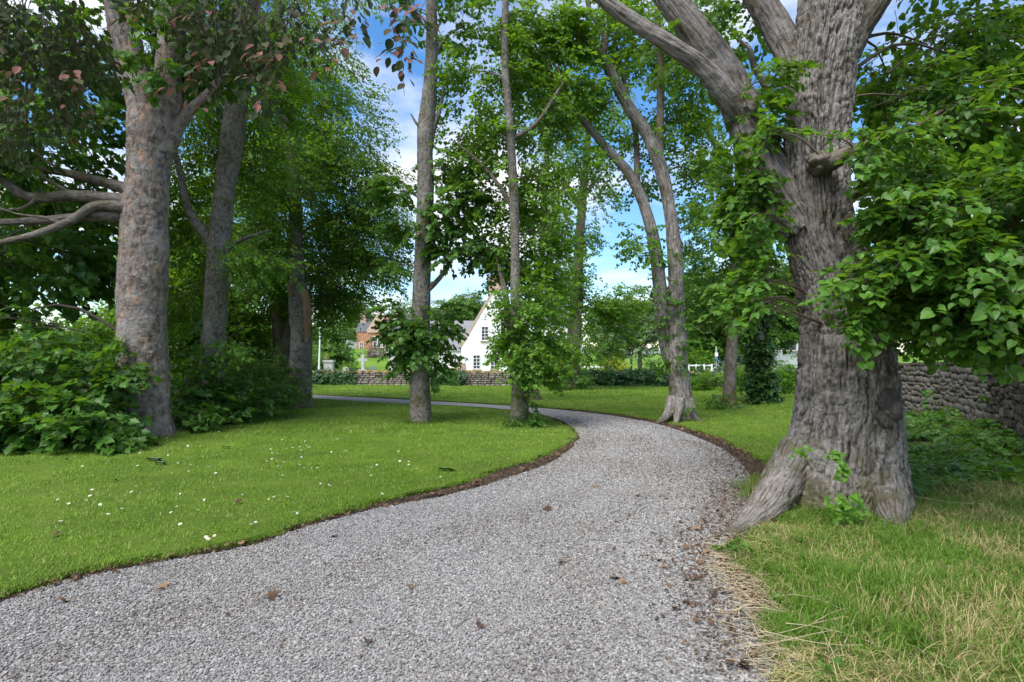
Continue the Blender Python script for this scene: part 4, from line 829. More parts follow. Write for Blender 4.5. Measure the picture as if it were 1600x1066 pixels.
for lab, px, py, d, bl, sp in (
    ('light green hazel screen seen under the sycamore limbs at far left', 90, 600, 16, [(60, 560, 16, 90, 40, 1.5, 120), (150, 520, 17, 60, 50, 1.5, 100), (20, 590, 14, 70, 40, 1.2, 80), (160, 590, 14, 50, 40, 1, 70)], 'light'),
    ('thick green screen of foliage behind the slim grey trunk', 300, 600, 19, [(290, 500, 19, 70, 60, 1.6, 160), (350, 540, 20, 60, 50, 1.6, 120), (270, 420, 20, 60, 60, 1.6, 110), (330, 600, 17, 50, 30, 1.2, 70)], 'beech'),
    ('pale green thicket beyond the wall behind the broken trunk', 400, 600, 30, [(400, 540, 30, 60, 40, 2, 120), (380, 570, 27, 50, 30, 2, 80), (480, 560, 46, 34, 24, 2, 60)], 'light')):
    bush('leafy_screen', lab, px, py, d, bl, sp, 1.4)

# ground cover by the right wall and weeds at the lime foot
gcp = []; 
lo, hi = np.array([3.9, 6.2]), np.array([9.0, 11.5]); q = lo + rng.random((1900, 2)) * (hi - lo)
q = q[(q[:, 0] > .62 * q[:, 1]) & (fbm(np.column_stack([q * .9, 0 * q[:, 0]]), 2) > -.38)]
tag(scatter('undergrowth', np.column_stack([q, zt(q[:, 0], q[:, 1]) + .06 + .1 * rng.random(len(q))]), orient(q, np.column_stack([rng.normal(0, 1, (len(q), 2)), 0 * q[:, 0]]), .1), rng.uniform(.8, 1.5, len(q)), SP['ivylight'] + SP['nettle'][:1]), 'low weeds and brambles between the massive lime and stone wall', 'undergrowth', None, 'stuff')
d = D1
def sprig(label, blobs, n=60, size=.05):
    root = empty('climbing_ivy', P(blobs[0][0], blobs[0][1], blobs[0][2])); tag(root, label, 'ivy')
    iv = LEAF['ivy']; ms = []
    for k in range(4): ms.append(mk('leaf', iv[0], iv[1], M['light'], attrs={'lv': ('FLOAT', 'FACE', [.2 + .22 * k] * 2)}, link=False).data)
    w = np.array([b[6] for b in blobs], float); w /= w.sum()
    for b, c_ in zip(blobs, (w * n).astype(int)):
        c, R, p, v = blob_pts((*b[:6], max(1, c_)))
        for qq in p:
            o = bpy.data.objects.new('leaf', ms[int(rng.integers(4))]); C.objects.link(o); o.parent = root; o.location = tuple(qq - np.array(root.location))
            e = eul(rotm(np.array([[rng.normal(), -.5, -.4 + rng.normal() * .4]]), np.array([[rng.normal(0, .4), -1., .7]])))[0]; o.rotation_euler = tuple(e); z = size * rng.uniform(.6, 1.3); o.scale = (z, z, z)
sprig('bright ivy tuft low on the massive lime trunk', [(1322, 790, d - 1.05, 38, 26, .10, 30), (1312, 735, d - .98, 14, 22, .06, 12), (1302, 712, d - .95, 12, 8, .05, 5)], 170, .052)
sprig('small ivy sprig on the left flank of the massive lime trunk', [(1252, 706, d - .86, 18, 12, .05, 30)], 24, .045)

#==BACK==
# ------------------------------------------------------------------ walls
def stone_mesh(seed, m):
    o = rock('wallrock_%d' % seed, m, 1, .18, 1.0); me = o.data
    V = np.zeros(len(me.vertices) * 3); me.vertices.foreach_get('co', V); V = V.reshape(-1, 3); V /= np.abs(V).max(0)
    V = np.sign(V) * np.abs(V) ** .38 * .5        # squarer
    me.vertices.foreach_set('co', V.astype(np.float32).ravel()); me.update(); return me
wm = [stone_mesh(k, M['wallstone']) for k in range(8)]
root = empty('stone_wall', (7.6, 8.3, 0)); tag(root, 'shady rubble stone garden wall at right behind the massive lime', 'wall')
path = np.array([[6.55, 6.1], [7.5, 8.35], [9.1, 12.0], [9.75, 14.6], [10.8, 20]]); tops = [1.55, 1.47, 1.27, 1.2, 1.1]
core = MB(); cnt = 0; rest = []
for i in range(4):
    a, b = path[i], path[i + 1]; L = np.linalg.norm(b - a); u = (b - a) / L; nrm = np.array([-u[1], u[0]]); rz = math.atan2(u[1], u[0])
    g0 = float(zt(*a)) - .15; g1 = float(zt(*b)) - .15
    c0, c1 = a - nrm * .22, b - nrm * .22
    V = [(*(a), g0), (*(b), g1), (*c1, g1), (*c0, g0), (*a, tops[i]), (*b, tops[i+1]), (*c1, tops[i+1]), (*c0, tops[i])]
    core.add(V, [(0,1,5,4), (2,3,7,6), (4,5,6,7), (0,4,7,3), (1,2,6,5)])
    z = g0
    k = 0
    hh = []
    while z < max(tops[i], tops[i+1]) - .04:
        h = rng.uniform(.07, .15); hh.append((z, h)); z += h
    for z, h in hh:
        s = rng.uniform(-.1, 0)
        while s < L:
            w = rng.uniform(.07, .19); c = a + u * min(max(s + w / 2, .02), L)
            tp = tops[i] + (tops[i+1] - tops[i]) * (s / L)
            if z + h < tp + .02:
                rest.append((i, c + nrm * rng.uniform(-.012, .02), z + h / 2 + rng.normal(0, .018) + (float(zt(*c)) - g0 - .15) * (1 - (z - g0) / (tp - g0)) * 1, w, h, rz))
            s += w
core.build('core', M['mortar'], None); keep(bpy.data.objects['core'], root)
rest.sort(key=lambda r: (0 if 6.9 < r[1][1] < 13.5 else 1, r[1][1]))
SV = []; SF = []; SL = []; ns = 0
for k, (i, c, z, w, h, rz) in enumerate(rest):
    if k < 300:
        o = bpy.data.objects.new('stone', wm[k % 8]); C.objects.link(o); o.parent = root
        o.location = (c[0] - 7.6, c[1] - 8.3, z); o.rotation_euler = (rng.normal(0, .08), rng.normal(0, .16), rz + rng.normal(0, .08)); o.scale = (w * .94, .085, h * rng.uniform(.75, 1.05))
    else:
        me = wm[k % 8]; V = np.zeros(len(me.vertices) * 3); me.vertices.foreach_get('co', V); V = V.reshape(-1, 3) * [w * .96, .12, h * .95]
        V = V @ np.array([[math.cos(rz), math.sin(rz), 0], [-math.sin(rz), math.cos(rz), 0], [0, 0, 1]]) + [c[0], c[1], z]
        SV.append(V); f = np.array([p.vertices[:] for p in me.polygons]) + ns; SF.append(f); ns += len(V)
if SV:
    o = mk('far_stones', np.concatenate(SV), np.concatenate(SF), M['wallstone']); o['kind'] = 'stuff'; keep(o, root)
# coping slabs
for i in range(1, 4):
    a, b = path[i], path[i + 1]; L = np.linalg.norm(b - a); u = (b - a) / L; s = 0
    while s < L:
        w = min(rng.uniform(.3, .6), L - s + .01); c = a + u * (s + w / 2); tp = tops[i] + (tops[i+1] - tops[i]) * ((s + w / 2) / L)
        m_ = MB(); nrm = np.array([-u[1], u[0]]); cc = c - nrm * .11
        m_.box((0, 0, 0), (w - .012, .36, .055)); o = m_.build('coping_stone', M['wallstone'], root)
        o.location = (cc[0] - 7.6, cc[1] - 8.3, tp + .028); o.rotation_euler = (rng.normal(0, .03), -math.atan2(tops[i+1] - tops[i], L) + rng.normal(0, .015), math.atan2(u[1], u[0])); s += w

# back wall
root = empty('churchyard_wall', G(760, 606)); tag(root, 'low mossy rubble wall along the back of the lawn', 'wall')
A = G(440, 602)[:2]; B = G(1330, 606)[:2]; A = np.array([-14.5, 36.0]); B = np.array([20., 32.0])
L = np.linalg.norm(B - A); u = (B - A) / L; rz = math.atan2(u[1], u[0]); nrm = np.array([u[1], -u[0]])
SV = []; SF = []; SL = []; ns = 0; WH = .80
wpts = [A + u * t for t in np.linspace(0, L, 30)]
V = []; 
for w_ in wpts: z = float(zt(*w_)); V += [(*(w_), z - .1), (*(w_), z + WH), (*(w_ - nrm * .4), z + WH), (*(w_ - nrm * .4), z - .1)]
F = [(4*i + j, 4*i + (j+1) % 4, 4*i + 4 + (j+1) % 4, 4*i + 4 + j) for i in range(29) for j in range(4)]
o = mk('core', V, F, M['mortar']); keep(o, root)
z = 0
lvs = []
while z < WH - .05:
    h = rng.uniform(.09, .16); s = -rng.random() * .2
    while s < L:
        w = rng.uniform(.16, .5); c = A + u * min(max(s + w / 2, 0), L) + nrm * rng.uniform(.0, .05); me = wm[int(rng.integers(8))]
        V = np.zeros(len(me.vertices) * 3); me.vertices.foreach_get('co', V); V = V.reshape(-1, 3) * [w * .95, .16, h * .93]
        V = V @ np.array([[math.cos(rz), math.sin(rz), 0], [-math.sin(rz), math.cos(rz), 0], [0, 0, 1]]) + [c[0], c[1], float(zt(*c)) + z + h / 2]
        f = np.array([p.vertices[:] for p in me.polygons]) + ns; SV.append(V); SF.append(f); ns += len(V); lvs.append(np.full(len(f), rng.random())); s += w
    z += h
o = mk('stones', np.concatenate(SV), np.concatenate(SF), M['backstone'], attrs={'lv': ('FLOAT', 'FACE', np.concatenate(lvs))}); o['kind'] = 'stuff'; keep(o, root)
s = 0; k = 0
while s < L:
    w = rng.uniform(.4, .8); c = A + u * (s + w / 2) - nrm * .18; m_ = MB(); n_ = 7
    ang = np.linspace(0, PI, n_); prof = [(.27 * math.cos(t), .14 * math.sin(t) ** .8) for t in ang]
    m_.prism([(x, z_) for x, z_ in prof], -w / 2 + .01, w / 2 - .01); o = m_.build('coping_stone', M['mossy'], root, True)
    o.location = (c[0] - root.location[0], c[1] - root.location[1], float(zt(*c)) + WH - root.location[2]); o.rotation_euler = (rng.normal(0, .04), rng.normal(0, .05), rz - PI / 2); o.scale = (1, 1, rng.uniform(.8, 1.15)); s += w
def wall_ivy(label, px0, px1, over=.15, n=600, sp='ivy'):
    t0 = [t for t in np.linspace(0, L, 800) if px0 < 800 + FPX * (A + u * t)[0] / (A + u * t)[1] < px1]
    t = rng.uniform(t0[0], t0[-1], n); zf = rng.random(n) ** .8; c = A[None] + u[None] * t[:, None]
    bulge = .10 + .22 * (.5 + .5 * fbm(np.column_stack([t * .7, zf * 2, 0 * t]), 2))
    p = np.column_stack([c + nrm[None] * (bulge * (.4 + .6 * np.sqrt(1 - (zf * .9) ** 2)))[:, None], zt(c[:, 0], c[:, 1]) + zf * (WH + over + .12 * fbm(np.column_stack([t * .9, 0 * t, 0 * t]), 2))])
    top = zf > .88; p[top, :2] -= nrm * rng.uniform(0, .4, (top.sum(), 1))
    f = np.column_stack([rng.normal(0, .6, n), rng.normal(-.2, .3, n), -.6 + rng.normal(0, .4, n)]); up = np.column_stack([nrm[0] + rng.normal(0, .3, n), nrm[1] + rng.normal(0, .3, n), .5 + rng.normal(0, .2, n)])
    o = scatter('ivy_hedge', p, eul(rotm(f, up)), rng.uniform(1.1, 1.9, n), SP[sp]); tag(o, label, 'ivy', None, 'stuff')
wall_ivy('long dark ivy mass smothering the wall behind the bend', 905, 1045, .16, 1500)
wall_ivy('ivy mantle on the wall right of the twin-stemmed lime', 1070, 1290, .1, 1400)
wall_ivy('ivy patch on the wall beside the white pole', 490, 552, .06, 480)
wall_ivy('ivy patch on the wall behind the middle sycamore', 680, 722, .12, 380)

# ------------------------------------------------------------------ buildings beyond
M['white'] = plain('white_harling', (.78, .77, .75), .9, .05, 3, .3, 20)
M['slate'] = plain('slate', (.17, .175, .19), .6, .2, 4, .2, 12)
M['red'] = plain('red_sandstone', (.40, .20, .125), .9, .25, 2.5, .3, 8)
M['pinkst'] = plain('pink_sandstone', (.47, .33, .26), .9, .15, 3, .3, 8)
M['greyst'] = plain('grey_rubble', (.34, .31, .30), .95, .35, 2.2, .8, 5)
M['glass'] = plain('window_glass', (.05, .06, .075), .15, .1, 1, 0, 1, 0, .6)
M['paint'] = plain('white_paint', (.8, .8, .8), .5, .03)
M['steel'] = plain('galvanised_steel', (.55, .57, .58), .45, .05, 4, 0, 1, .3)
M['granite'] = plain('grave_granite', (.45, .43, .42), .8, .2, 5, .3, 20)
M['gpink'] = plain('grave_sandstone', (.42, .28, .22), .9, .2, 5, .3, 20)
M['blue'] = plain('sign_blue', (.05, .16, .5), .5, .05)
def window(root, x, y, z, w, h, mul=1, tr=1):
    f = MB()
    t = .07
    f.box((x, y, z + h/2), (w, .08, t)); f.box((x, y, z - h/2), (w, .08, t)); f.box((x - w/2, y, z), (t, .08, h + t)); f.box((x + w/2, y, z), (t, .08, h + t))
    for i in range(mul): f.box((x - w/2 + w * (i + 1) / (mul + 1), y + .01, z), (.05, .06, h))
    for i in range(tr): f.box((x, y + .015, z - h/2 + h * (i + 1) / (tr + 1)), (w, .05, .05))
    wo_ = f.build('window', M['paint'], root)
    g = MB(); g.box((x, y + .02, z), (w - .02, .01, h - .02)); g.build('pane', M['glass'], wo_)
    s_ = MB(); s_.box((x, y - .05, z - h/2 - .08), (w + .25, .22, .08)); s_.build('sill', M['pinkst'], wo_)
# white cottage
D = 62.; sx = D / FPX
root = empty('white_cottage', (P(772, 585, D)[0], D, -1.05)); tag(root, 'white harled house with steep gable and slate roof beyond the wall', 'house')
w = MB(); w.prism([(-3.6, -.3), (3.6, -.3), (3.6, 3.4), (0, 9.3), (-3.6, 3.4)], 0, 9); w.build('wall', M['white'], root)
r_ = MB(); r_.add([(-3.9, .12, 2.95), (0, .12, 9.42), (0, 9.2, 9.42), (-3.9, 9.2, 2.95), (-3.9, .12, 3.1), (0, .12, 9.57), (0, 9.2, 9.57), (-3.9, 9.2, 3.1)], [(4,5,6,7), (0,3,2,1), (0,1,5,4), (0,4,7,3)])
r_.add([(3.9, .12, 2.95), (0, .12, 9.42), (0, 9.2, 9.42), (3.9, 9.2, 2.95), (3.9, .12, 3.1), (0, .12, 9.57), (0, 9.2, 9.57), (3.9, 9.2, 3.1)], [(4,7,6,5), (0,1,2,3), (0,4,5,1), (0,3,7,4)]); r_.build('roof', M['slate'], root)
sk = MB(); sk.add([(-3.85, -.06, 3.1), (-3.6, -.06, 3.1), (0, -.06, 9.2), (0, -.06, 9.66), (-3.85, .11, 3.1), (-3.6, .11, 3.1), (0, .11, 9.2), (0, .11, 9.66)], [(0,1,2,3), (0,3,7,4), (1,5,6,2)]); sk.build('skew', M['pinkst'], root)
for x, z in ((-1.9, 1.5), (0, 1.5), (-1.0, 4.6), (1.9, 1.5)): window(root, x, -.03, z, .75, 1.5, 1, 3)
c_ = MB(); c_.box((0, .6, 10.0), (1.5, .8, 1.6)); c_.box((0, .6, 10.85), (1.65, .95, .14)); c_.build('chimney', M['pinkst'], root)
w = MB(); w.box((-5.6, 4.5, 1.2), (4.0, 5, 3.1)); w.build('side_wing', M['white'], root)
r_ = MB(); r_.add([(-7.7, 1.8, 2.7), (-3.5, 1.8, 2.7), (-2.0, 4.5, 6.25), (-7.7, 4.5, 6.25), (-7.7, 7.2, 2.7), (-3.5, 7.2, 2.7)], [(0,1,2,3), (3,2,5,4), (0,3,4)]); r_.build('wing_roof', M['slate'], root)
window(root, -4.6, 1.97, 1.5, .6, 1.3, 1, 2)
# further white house, right
D = 75.; root = empty('white_house', (P(865, 585, D)[0], D, -1.1)); tag(root, 'white house wall glimpsed between the leafy lime and the ivy-footed tree', 'house')
w = MB(); w.box((0, 3, 3), (7, 6, 6.6)); w.build('wall', M['white'], root)
r_ = MB(); r_.prism([(-3.8, 6.3), (3.8, 6.3), (0, 9.2)], -.2, 6.3); r_.build('roof', M['slate'], root)
for x, z in ((-1.8, 1.6), (1.2, 1.6), (-1.8, 4.5), (1.2, 4.5)): window(root, x, -.03, z, .8, 1.5)
# red sandstone house on its terrace
D = 100.; root = empty('sandstone_house', (P(590, 545, D)[0], D, 2.0)); tag(root, 'red sandstone house with pale stone gable and chimneys on the slope', 'house')
w = MB(); w.prism([(-1.5, -1), (2.6, -1), (2.6, 3.2), (.4, 6.2), (-1.5, 3.2)], -.6, 6); w.build('gable_wall', M['red'], root)
w = MB(); w.prism([(-1.7, 2.9), (2.8, 2.9), (2.8, 3.4), (.4, 6.6), (-1.7, 3.4)], -.75, -.62); w.build('gable_stone', M['pinkst'], root)
w = MB(); w.box((-.4, 3.2, 1), (7, 5, 4)); w.box((4, 3.2, 1.2), (6, 5, 4.4)); w.build('wall', M['red'], root)
r_ = MB(); r_.prism([(-4.1, 3.02), (7.2, 3.42), (6.4, 5.6), (-3.6, 4.6)], .6, 5.8); r_.build('roof', M['slate'], root)
for x, zt_, wd in ((-3.1, 6.4, .9), (3.6, 6.4, 1.5)):
    c_ = MB(); c_.box((x, 2.5, 5), (wd, .9, 2.6)); c_.box((x, 2.5, 6.35), (wd + .25, 1.1, .22)); ch = c_.build('chimney', M['pinkst'], root)
    for k in range(2):
        p_ = MB(); p_.tube((x - .22 + .44 * k, 2.5, 6.4), (x - .22 + .44 * k, 2.5, 6.95), .14, .12); p_.build('chimney_pot', M['gpink'], ch)
for x in (-.35, .45, 1.25): window(root, x, -.65, 1.3, .55, 1.9, 0, 1)
window(root, -3.0, .65, .6, .6, 1.3, 1, 1)
# stepped retaining wall
D = 80.; m_ = MB(); X = lambda px: P(px, 0, D)[0]; Zp = lambda py: P(0, py, D)[2]
pl = [(X(470), -1.5), (X(680), -1.5), (X(680), Zp(545)), (X(600), Zp(545)), (X(586), Zp(549)), (X(572), Zp(556)), (X(556), Zp(566)), (X(515), Zp(570)), (X(470), Zp(576))]
m_.prism(pl, D, D + .6); o = m_.build('retaining_wall', M['greyst']); tag(o, 'grey rubble retaining wall stepping up below the sandstone house', 'wall')
# churchyard lawn bank
def bank(name, px0, px1, y0, y1, z0, z1, m):
    V = [(P(px0, 0, y0)[0], y0, z0), (P(px1, 0, y0)[0], y0, z0), (P(px1, 0, y1)[0], y1, z1), (P(px0, 0, y1)[0], y1, z1)]
    tag(mk(name, V, [(0, 1, 2, 3)], m), kind='structure')
bank('bank', 470, 700, 46, 79.9, -.65, .05, M['meadow'])
# graves
def grave(name, label, px, d, w, h, mt, style):
    x = P(px, 0, d)[0]; z = float(zt(x, d)) ; z = max(z, -.65 + .0206 * max(0, d - 46)) if 470 < px < 700 else z
    root = empty(name, (x, d, z)); tag(root, label, 'gravestone', 'gravestones beyond the wall')
    b = MB(); b.box((0, 0, .12), (w * 1.3, .45, .3)); b.build('plinth', M[mt], root)
    s_ = MB()
    if style == 'round': s_.prism([(w/2 * math.cos(t), h - w/2 + w/2 * math.sin(t)) for t in np.linspace(0, PI, 9)] + [(-w/2, .25), (w/2, .25)], -.08, .08)
    elif style == 'tomb': s_.box((0, 0, h/2), (w, w * .7, h - .2)); s_.box((0, 0, h - .05), (w * 1.25, w * .9, .16))
    elif style == 'cross': s_.box((0, 0, h * .55), (w * .3, .16, h * .9)); s_.box((0, 0, h * .75), (w, .15, w * .3)); s_.box((0, 0, h * .16), (w * .9, .4, h * .3))
    elif style == 'pillar': s_.box((0, 0, h * .5), (w * .6, w * .6, h)); s_.box((0, 0, h + .08), (w * .8, w * .8, .16)); s_.add([(-w*.25,-w*.25,h+.16),(w*.25,-w*.25,h+.16),(w*.25,w*.25,h+.16),(-w*.25,w*.25,h+.16),(0,0,h+.6)], [(0,1,4),(1,2,4),(2,3,4),(3,0,4)])
    s_.build('headstone', M[mt], root)
grave('gravestone', 'grey table tomb beside the white pole', 514, 46, .7, 1.5, 'granite', 'tomb')
grave('gravestone', 'thin pink pillar stone left of the grey tomb', 510, 48, .5, 1.6, 'gpink', 'pillar')
grave('gravestone', 'pale cross monument on the green bank', 567, 50, .8, 1.9, 'granite', 'cross')
grave('gravestone', 'tall pale pillar monument left of the middle sycamore', 613, 50, .9, 2.0, 'granite', 'pillar')
grave('gravestone', 'small rounded headstone near the ivy patch', 540, 47, .6, .95, 'granite', 'round')
grave('gravestone', 'small dark headstone below the green bank', 582, 48, .6, .95, 'slate', 'round')
grave('gravestone', 'pink headstone in front of the white cottage corner', 716, 48, .5, 1.15, 'gpink', 'pillar')
grave('gravestone', 'taller pink headstone in front of the white gable', 723, 48, .6, 1.3, 'gpink', 'round')
# pole, railing, sign
x = P(498, 0, 40.)[0]; root = empty('pole', (x, 40, -.62)); tag(root, 'slim white lamp pole beyond the wall at left', 'pole')
p_ = MB(); p_.tube((0, 0, 0), (.03, 0, 1.2), .085, .08); p_.tube((.03, 0, 1.2), (.1, 0, 3.7), .065, .045); p_.build('shaft', M['paint'], root)
p_ = MB(); p_.tube((.1, 0, 3.7), (.1, 0, 3.85), .05, .1); p_.tube((.1, 0, 3.85), (.1, 0, 4.0), .1, .04); p_.build('lamp_head', M['steel'], root)
def rail(label, px0, px1, d, n, z0):
    x0, x1 = P(px0, 0, d)[0], P(px1, 0, d)[0]; root = empty('railing', (x0, d, z0)); tag(root, label, 'railing')
    for z in (.55, 1.05):
        m_ = MB(); m_.box(((x1 - x0) / 2, 0, z), (x1 - x0 + .1, .06, .09)); m_.build('rail', M['paint'], root)
    for k in range(n):
        m_ = MB(); m_.box(((x1 - x0) * k / (n - 1), 0, .55), (.1, .09, 1.2)); m_.build('post', M['paint'], root)
rail('white railing beside the ivy-footed tree beyond the wall', 905, 945, 42, 4, -.62)
rail('white railing beyond the wall right of the twin-stemmed lime', 1076, 1112, 42, 4, -.5)
x = P(1119, 0, 44.)[0]; root = empty('road_sign', (x, 44, -.65)); tag(root, 'small blue and white road sign on a post left of the dark trunk', 'sign')
m_ = MB(); m_.tube((0, 0, 0), (0, 0, 2.6), .05); m_.build('post', M['steel'], root)
m_ = MB(); m_.box((0, -.06, 1.6), (.22, .02, .24)); m_.build('plate', M['blue'], root); m_ = MB(); m_.box((0, -.06, 2.0), (.24, .02, .3)); m_.build('plate', M['paint'], root)
D = 58.; root = empty('white_building', (P(1225, 585, D)[0], D, -1)); tag(root, 'pale building glimpsed between the ivy-wrapped trunk and massive lime', 'house')
w = MB(); w.box((0, 3, 2.2), (5, 6, 4.6)); w.build('wall', M['white'], root); r_ = MB(); r_.prism([(-2.8, 4.4), (2.8, 4.4), (1.5, 6), (-1.5, 6)], -.2, 6.2); r_.build('roof', M['paint'], root)
for x in (-1.3, .6): window(root, x, -.03, 3.2, 1.3, 1.0, 1, 0)
D = 60.; root = empty('white_building', (P(1152, 585, D)[0], D, -1)); tag(root, 'pale low building glimpsed right of the dark straight trunk', 'house')
w = MB(); w.box((0, 3, 1.2), (3.4, 5, 2.9)); w.build('wall', M['white'], root); r_ = MB(); r_.prism([(-1.9, 2.63), (1.9, 2.63), (0, 3.6)], -.2, 5.4); r_.build('roof', M['slate'], root); window(root, .4, -.03, 1.6, .9, 1.1)
# garden shrubs and distant trees
bush('round_shrub', 'rounded grey-green shrub rising above the ivy-clad wall', 987, 585, 44, [(985, 530, 44, 38, 32, 1.8, 300), (1000, 515, 44, 28, 22, 1.4, 120), (965, 545, 44, 22, 22, 1.2, 80)], 'pale', 1.2)
bush('golden_shrub', 'bright yellow-green shrub on top of the ivy-clad wall', 958, 585, 38, [(958, 572, 38, 20, 9, .8, 70)], 'yellow', .9)
bush('purple_shrub', 'purple-leaved shrub hanging over the grey retaining wall', 590, 560, 79, [(592, 555, 78.5, 20, 10, .8, 60), (585, 548, 78.5, 12, 6, .6, 30)], 'purple', .7)
bush('garden_shrub', 'light green shrub beyond the wall right of the twin-stemmed lime', 1086, 580, 44, [(1086, 562, 44, 18, 14, .9, 80)], 'light', 1.4)
bush('garden_shrub', 'green shrub below the bank beside the pale cross', 548, 585, 49, [(548, 578, 49, 14, 8, .6, 50)], 'light', 1.1)
bush('garden_shrub', 'leafy bush in front of the far wall beside the ivy-wrapped trunk', 1160, 600, 25, [(1165, 590, 25, 26, 22, .8, 90), (1105, 596, 27, 26, 14, .7, 60), (1225, 600, 22, 24, 40, .8, 110)], 'light', 1.0)
def ftree(label, px, d, bl, sp='far', sz=1.):
    p = P(px, 585, d); root = empty('distant_tree', (p[0], d, float(zt(p[0], d)))); tag(root, label, 'tree', 'trees beyond the wall')
    c = P(bl[0][0], bl[0][1], d); b = np.array(root.location)
    V, F, u_ = tube(np.array([b - [0, 0, .3], b * .5 + c * .5, c]), [.3, .22, .1], 8, raw=True); o = mk('trunk', V, F, M['b_dark'], None, True, {'buv': ('FLOAT_VECTOR', 'POINT', u_)}); keep(o, root)
    foliage(root, 'crown', bl, sp, stems=np.linspace(b, c, 6), size=sz, bmat='twigd')
ftree('distant tree behind the left chimney of the sandstone house', 572, 130, [(572, 498, 130, 22, 26, 5, 120), (555, 510, 130, 20, 20, 5, 80)])
ftree('distant tree behind the right chimney of the sandstone house', 640, 130, [(640, 500, 130, 30, 30, 5, 150)])
ftree('distant round tree between middle sycamore and white cottage', 700, 95, [(700, 492, 95, 30, 26, 4, 160), (728, 480, 95, 20, 22, 3, 90), (700, 540, 95, 30, 30, 4, 140)])
ftree('distant tree behind the rounded grey-green shrub', 1000, 70, [(1000, 495, 70, 40, 30, 3, 160), (960, 500, 70, 30, 30, 3, 100)])
ftree('distant tree behind the twin-stemmed lime', 1095, 55, [(1090, 490, 55, 40, 60, 3, 240), (1130, 470, 55, 40, 50, 3, 180), (1100, 540, 55, 30, 16, 2, 60)])
ftree('distant tree behind the ivy-wrapped trunk', 1190, 50, [(1190, 480, 50, 40, 60, 3, 240), (1230, 460, 50, 30, 60, 3, 140)])
ftree('distant tree showing above the shady stone wall', 1500, 26, [(1500, 470, 26, 110, 80, 2.5, 260), (1600, 400, 26, 100, 120, 2.5, 200), (1430, 420, 26, 60, 80, 2, 120)], 'beech', 1.6)
ftree('distant tree in the gap left of the broken trunk', 500, 60, [(490, 540, 60, 50, 40, 3, 200), (420, 540, 60, 50, 40, 3, 160)])
ftree('distant pale trees below the hill at far left', 90, 70, [(90, 545, 70, 120, 34, 4, 260), (-60, 530, 70, 100, 40, 4, 160)])
ftree('distant tree behind the left bushes', 330, 55, [(300, 540, 55, 90, 50, 4, 240)])
hx = np.linspace(-900, 300, 60); V = []; 
for x in hx: V += [(x, 620, -3), (x, 900, max(0, 62 * math.exp(-((x + 480) / 210) ** 2) + 18 * math.exp(-((x + 900) / 260) ** 2) + 8 + 3 * math.sin(x * .02))), (x, 1200, -3)]
M['hill'] = plain('hillside', (.16, .20, .15), 1, .2, .02)
tag(mk('hill', V, [(3*i + j, 3*i + 3 + j, 3*i + 4 + j, 3*i + 1 + j) for i in range(59) for j in range(2)], M['hill'], None, True), kind='structure')

#==DETAIL==
# ------------------------------------------------------------------ fallen leaves, daisies, litter, dry stalks
dl = []
LV, LF = LEAF['syc']
for k in range(4):
    V = LV.copy(); V[:, 2] += .25 * fbm(V * 2.5 + k * 7, 2) + .15 * V[:, 1] ** 2 * (k - 1); o = mk('fallen_leaf', V, LF, M['litter'], link=False); dl.append(o.data)
def drop(px, py, size, h=.02, label='dry brown fallen leaf lying on the gravel drive', grp='fallen leaves on the gravel'):
    p = G(px, py); o = bpy.data.objects.new('fallen_leaf', dl[int(rng.integers(4))]); C.objects.link(o)
    o.location = (p[0], p[1], p[2] + h); o.rotation_euler = (rng.normal(0, .25), rng.normal(0, .25), rng.uniform(0, 6.28)); o.scale = (size,) * 3; tag(o, label, 'leaf', grp)
for px, py, s in ((260, 920, .06), (930, 762, .08), (860, 798, .08), (1000, 778, .06), (1125, 806, .06), (880, 880, .06),  (1100, 882, .08), (1170, 1050, .07), (1220, 988, .1), (1210, 975, .08), (1090, 830, .06), (1030, 880, .05), (1150, 900, .07), (1120, 930, .06), (750, 985, .05), (575, 1005, .05), (640, 920, .05), (526, 842, .06), (1060, 955, .06), (1185, 940, .08)): drop(px, py, s)
for px, py, s in ( (125, 905, .08), (85, 915, .08), (305, 858, .05), (605, 793, .07), (620, 790, .07), (690, 771, .09), (740, 757, .1), (755, 758, .09), (815, 735, .08), (840, 728, .07), (565, 800, .06), (515, 812, .06), (450, 828, .06), (865, 716, .06)): drop(px, py, s, .015, 'dry brown leaf caught in the soil strip at the lawn edge', 'fallen leaves along the lawn edge')
for px, py, s in ((108, 725, .07), (40, 728, .05), (88, 846, .07), (375, 793, .06), (180, 757, .05), (440, 700, .05), (1165, 700, .05)): drop(px, py, s, .06, 'pale dead leaf lying on the mown grass', 'fallen leaves on the lawn')
for px, py, sz, h, lab in ((97, 945, .085, .02, 'big pale dead leaf on the gravel at the lower left photo corner'), (430, 937, .075, .02, 'lone yellow-brown leaf on open gravel, left foreground'), (958, 908, .07, .02, 'larger of two overlapping brown leaves mid-drive near the verge'), (970, 914, .05, .025, 'smaller of two overlapping brown leaves mid-drive near the verge'), (375, 852, .085, .02, 'largest curled dead leaf on the left lawn edge beside the daisies'), (268, 872, .08, .02, 'orange-brown leaf on the lawn edge left of the large curled one'), (1210, 975, .075, .02, 'broad tan leaf at the gravel edge beside the straw stalks')):
    drop(px, py, sz, h, lab, 'fallen leaves on the drive')
M['grey_green'] = plain('wilted_leaf', (.16, .22, .16), .8, .2)
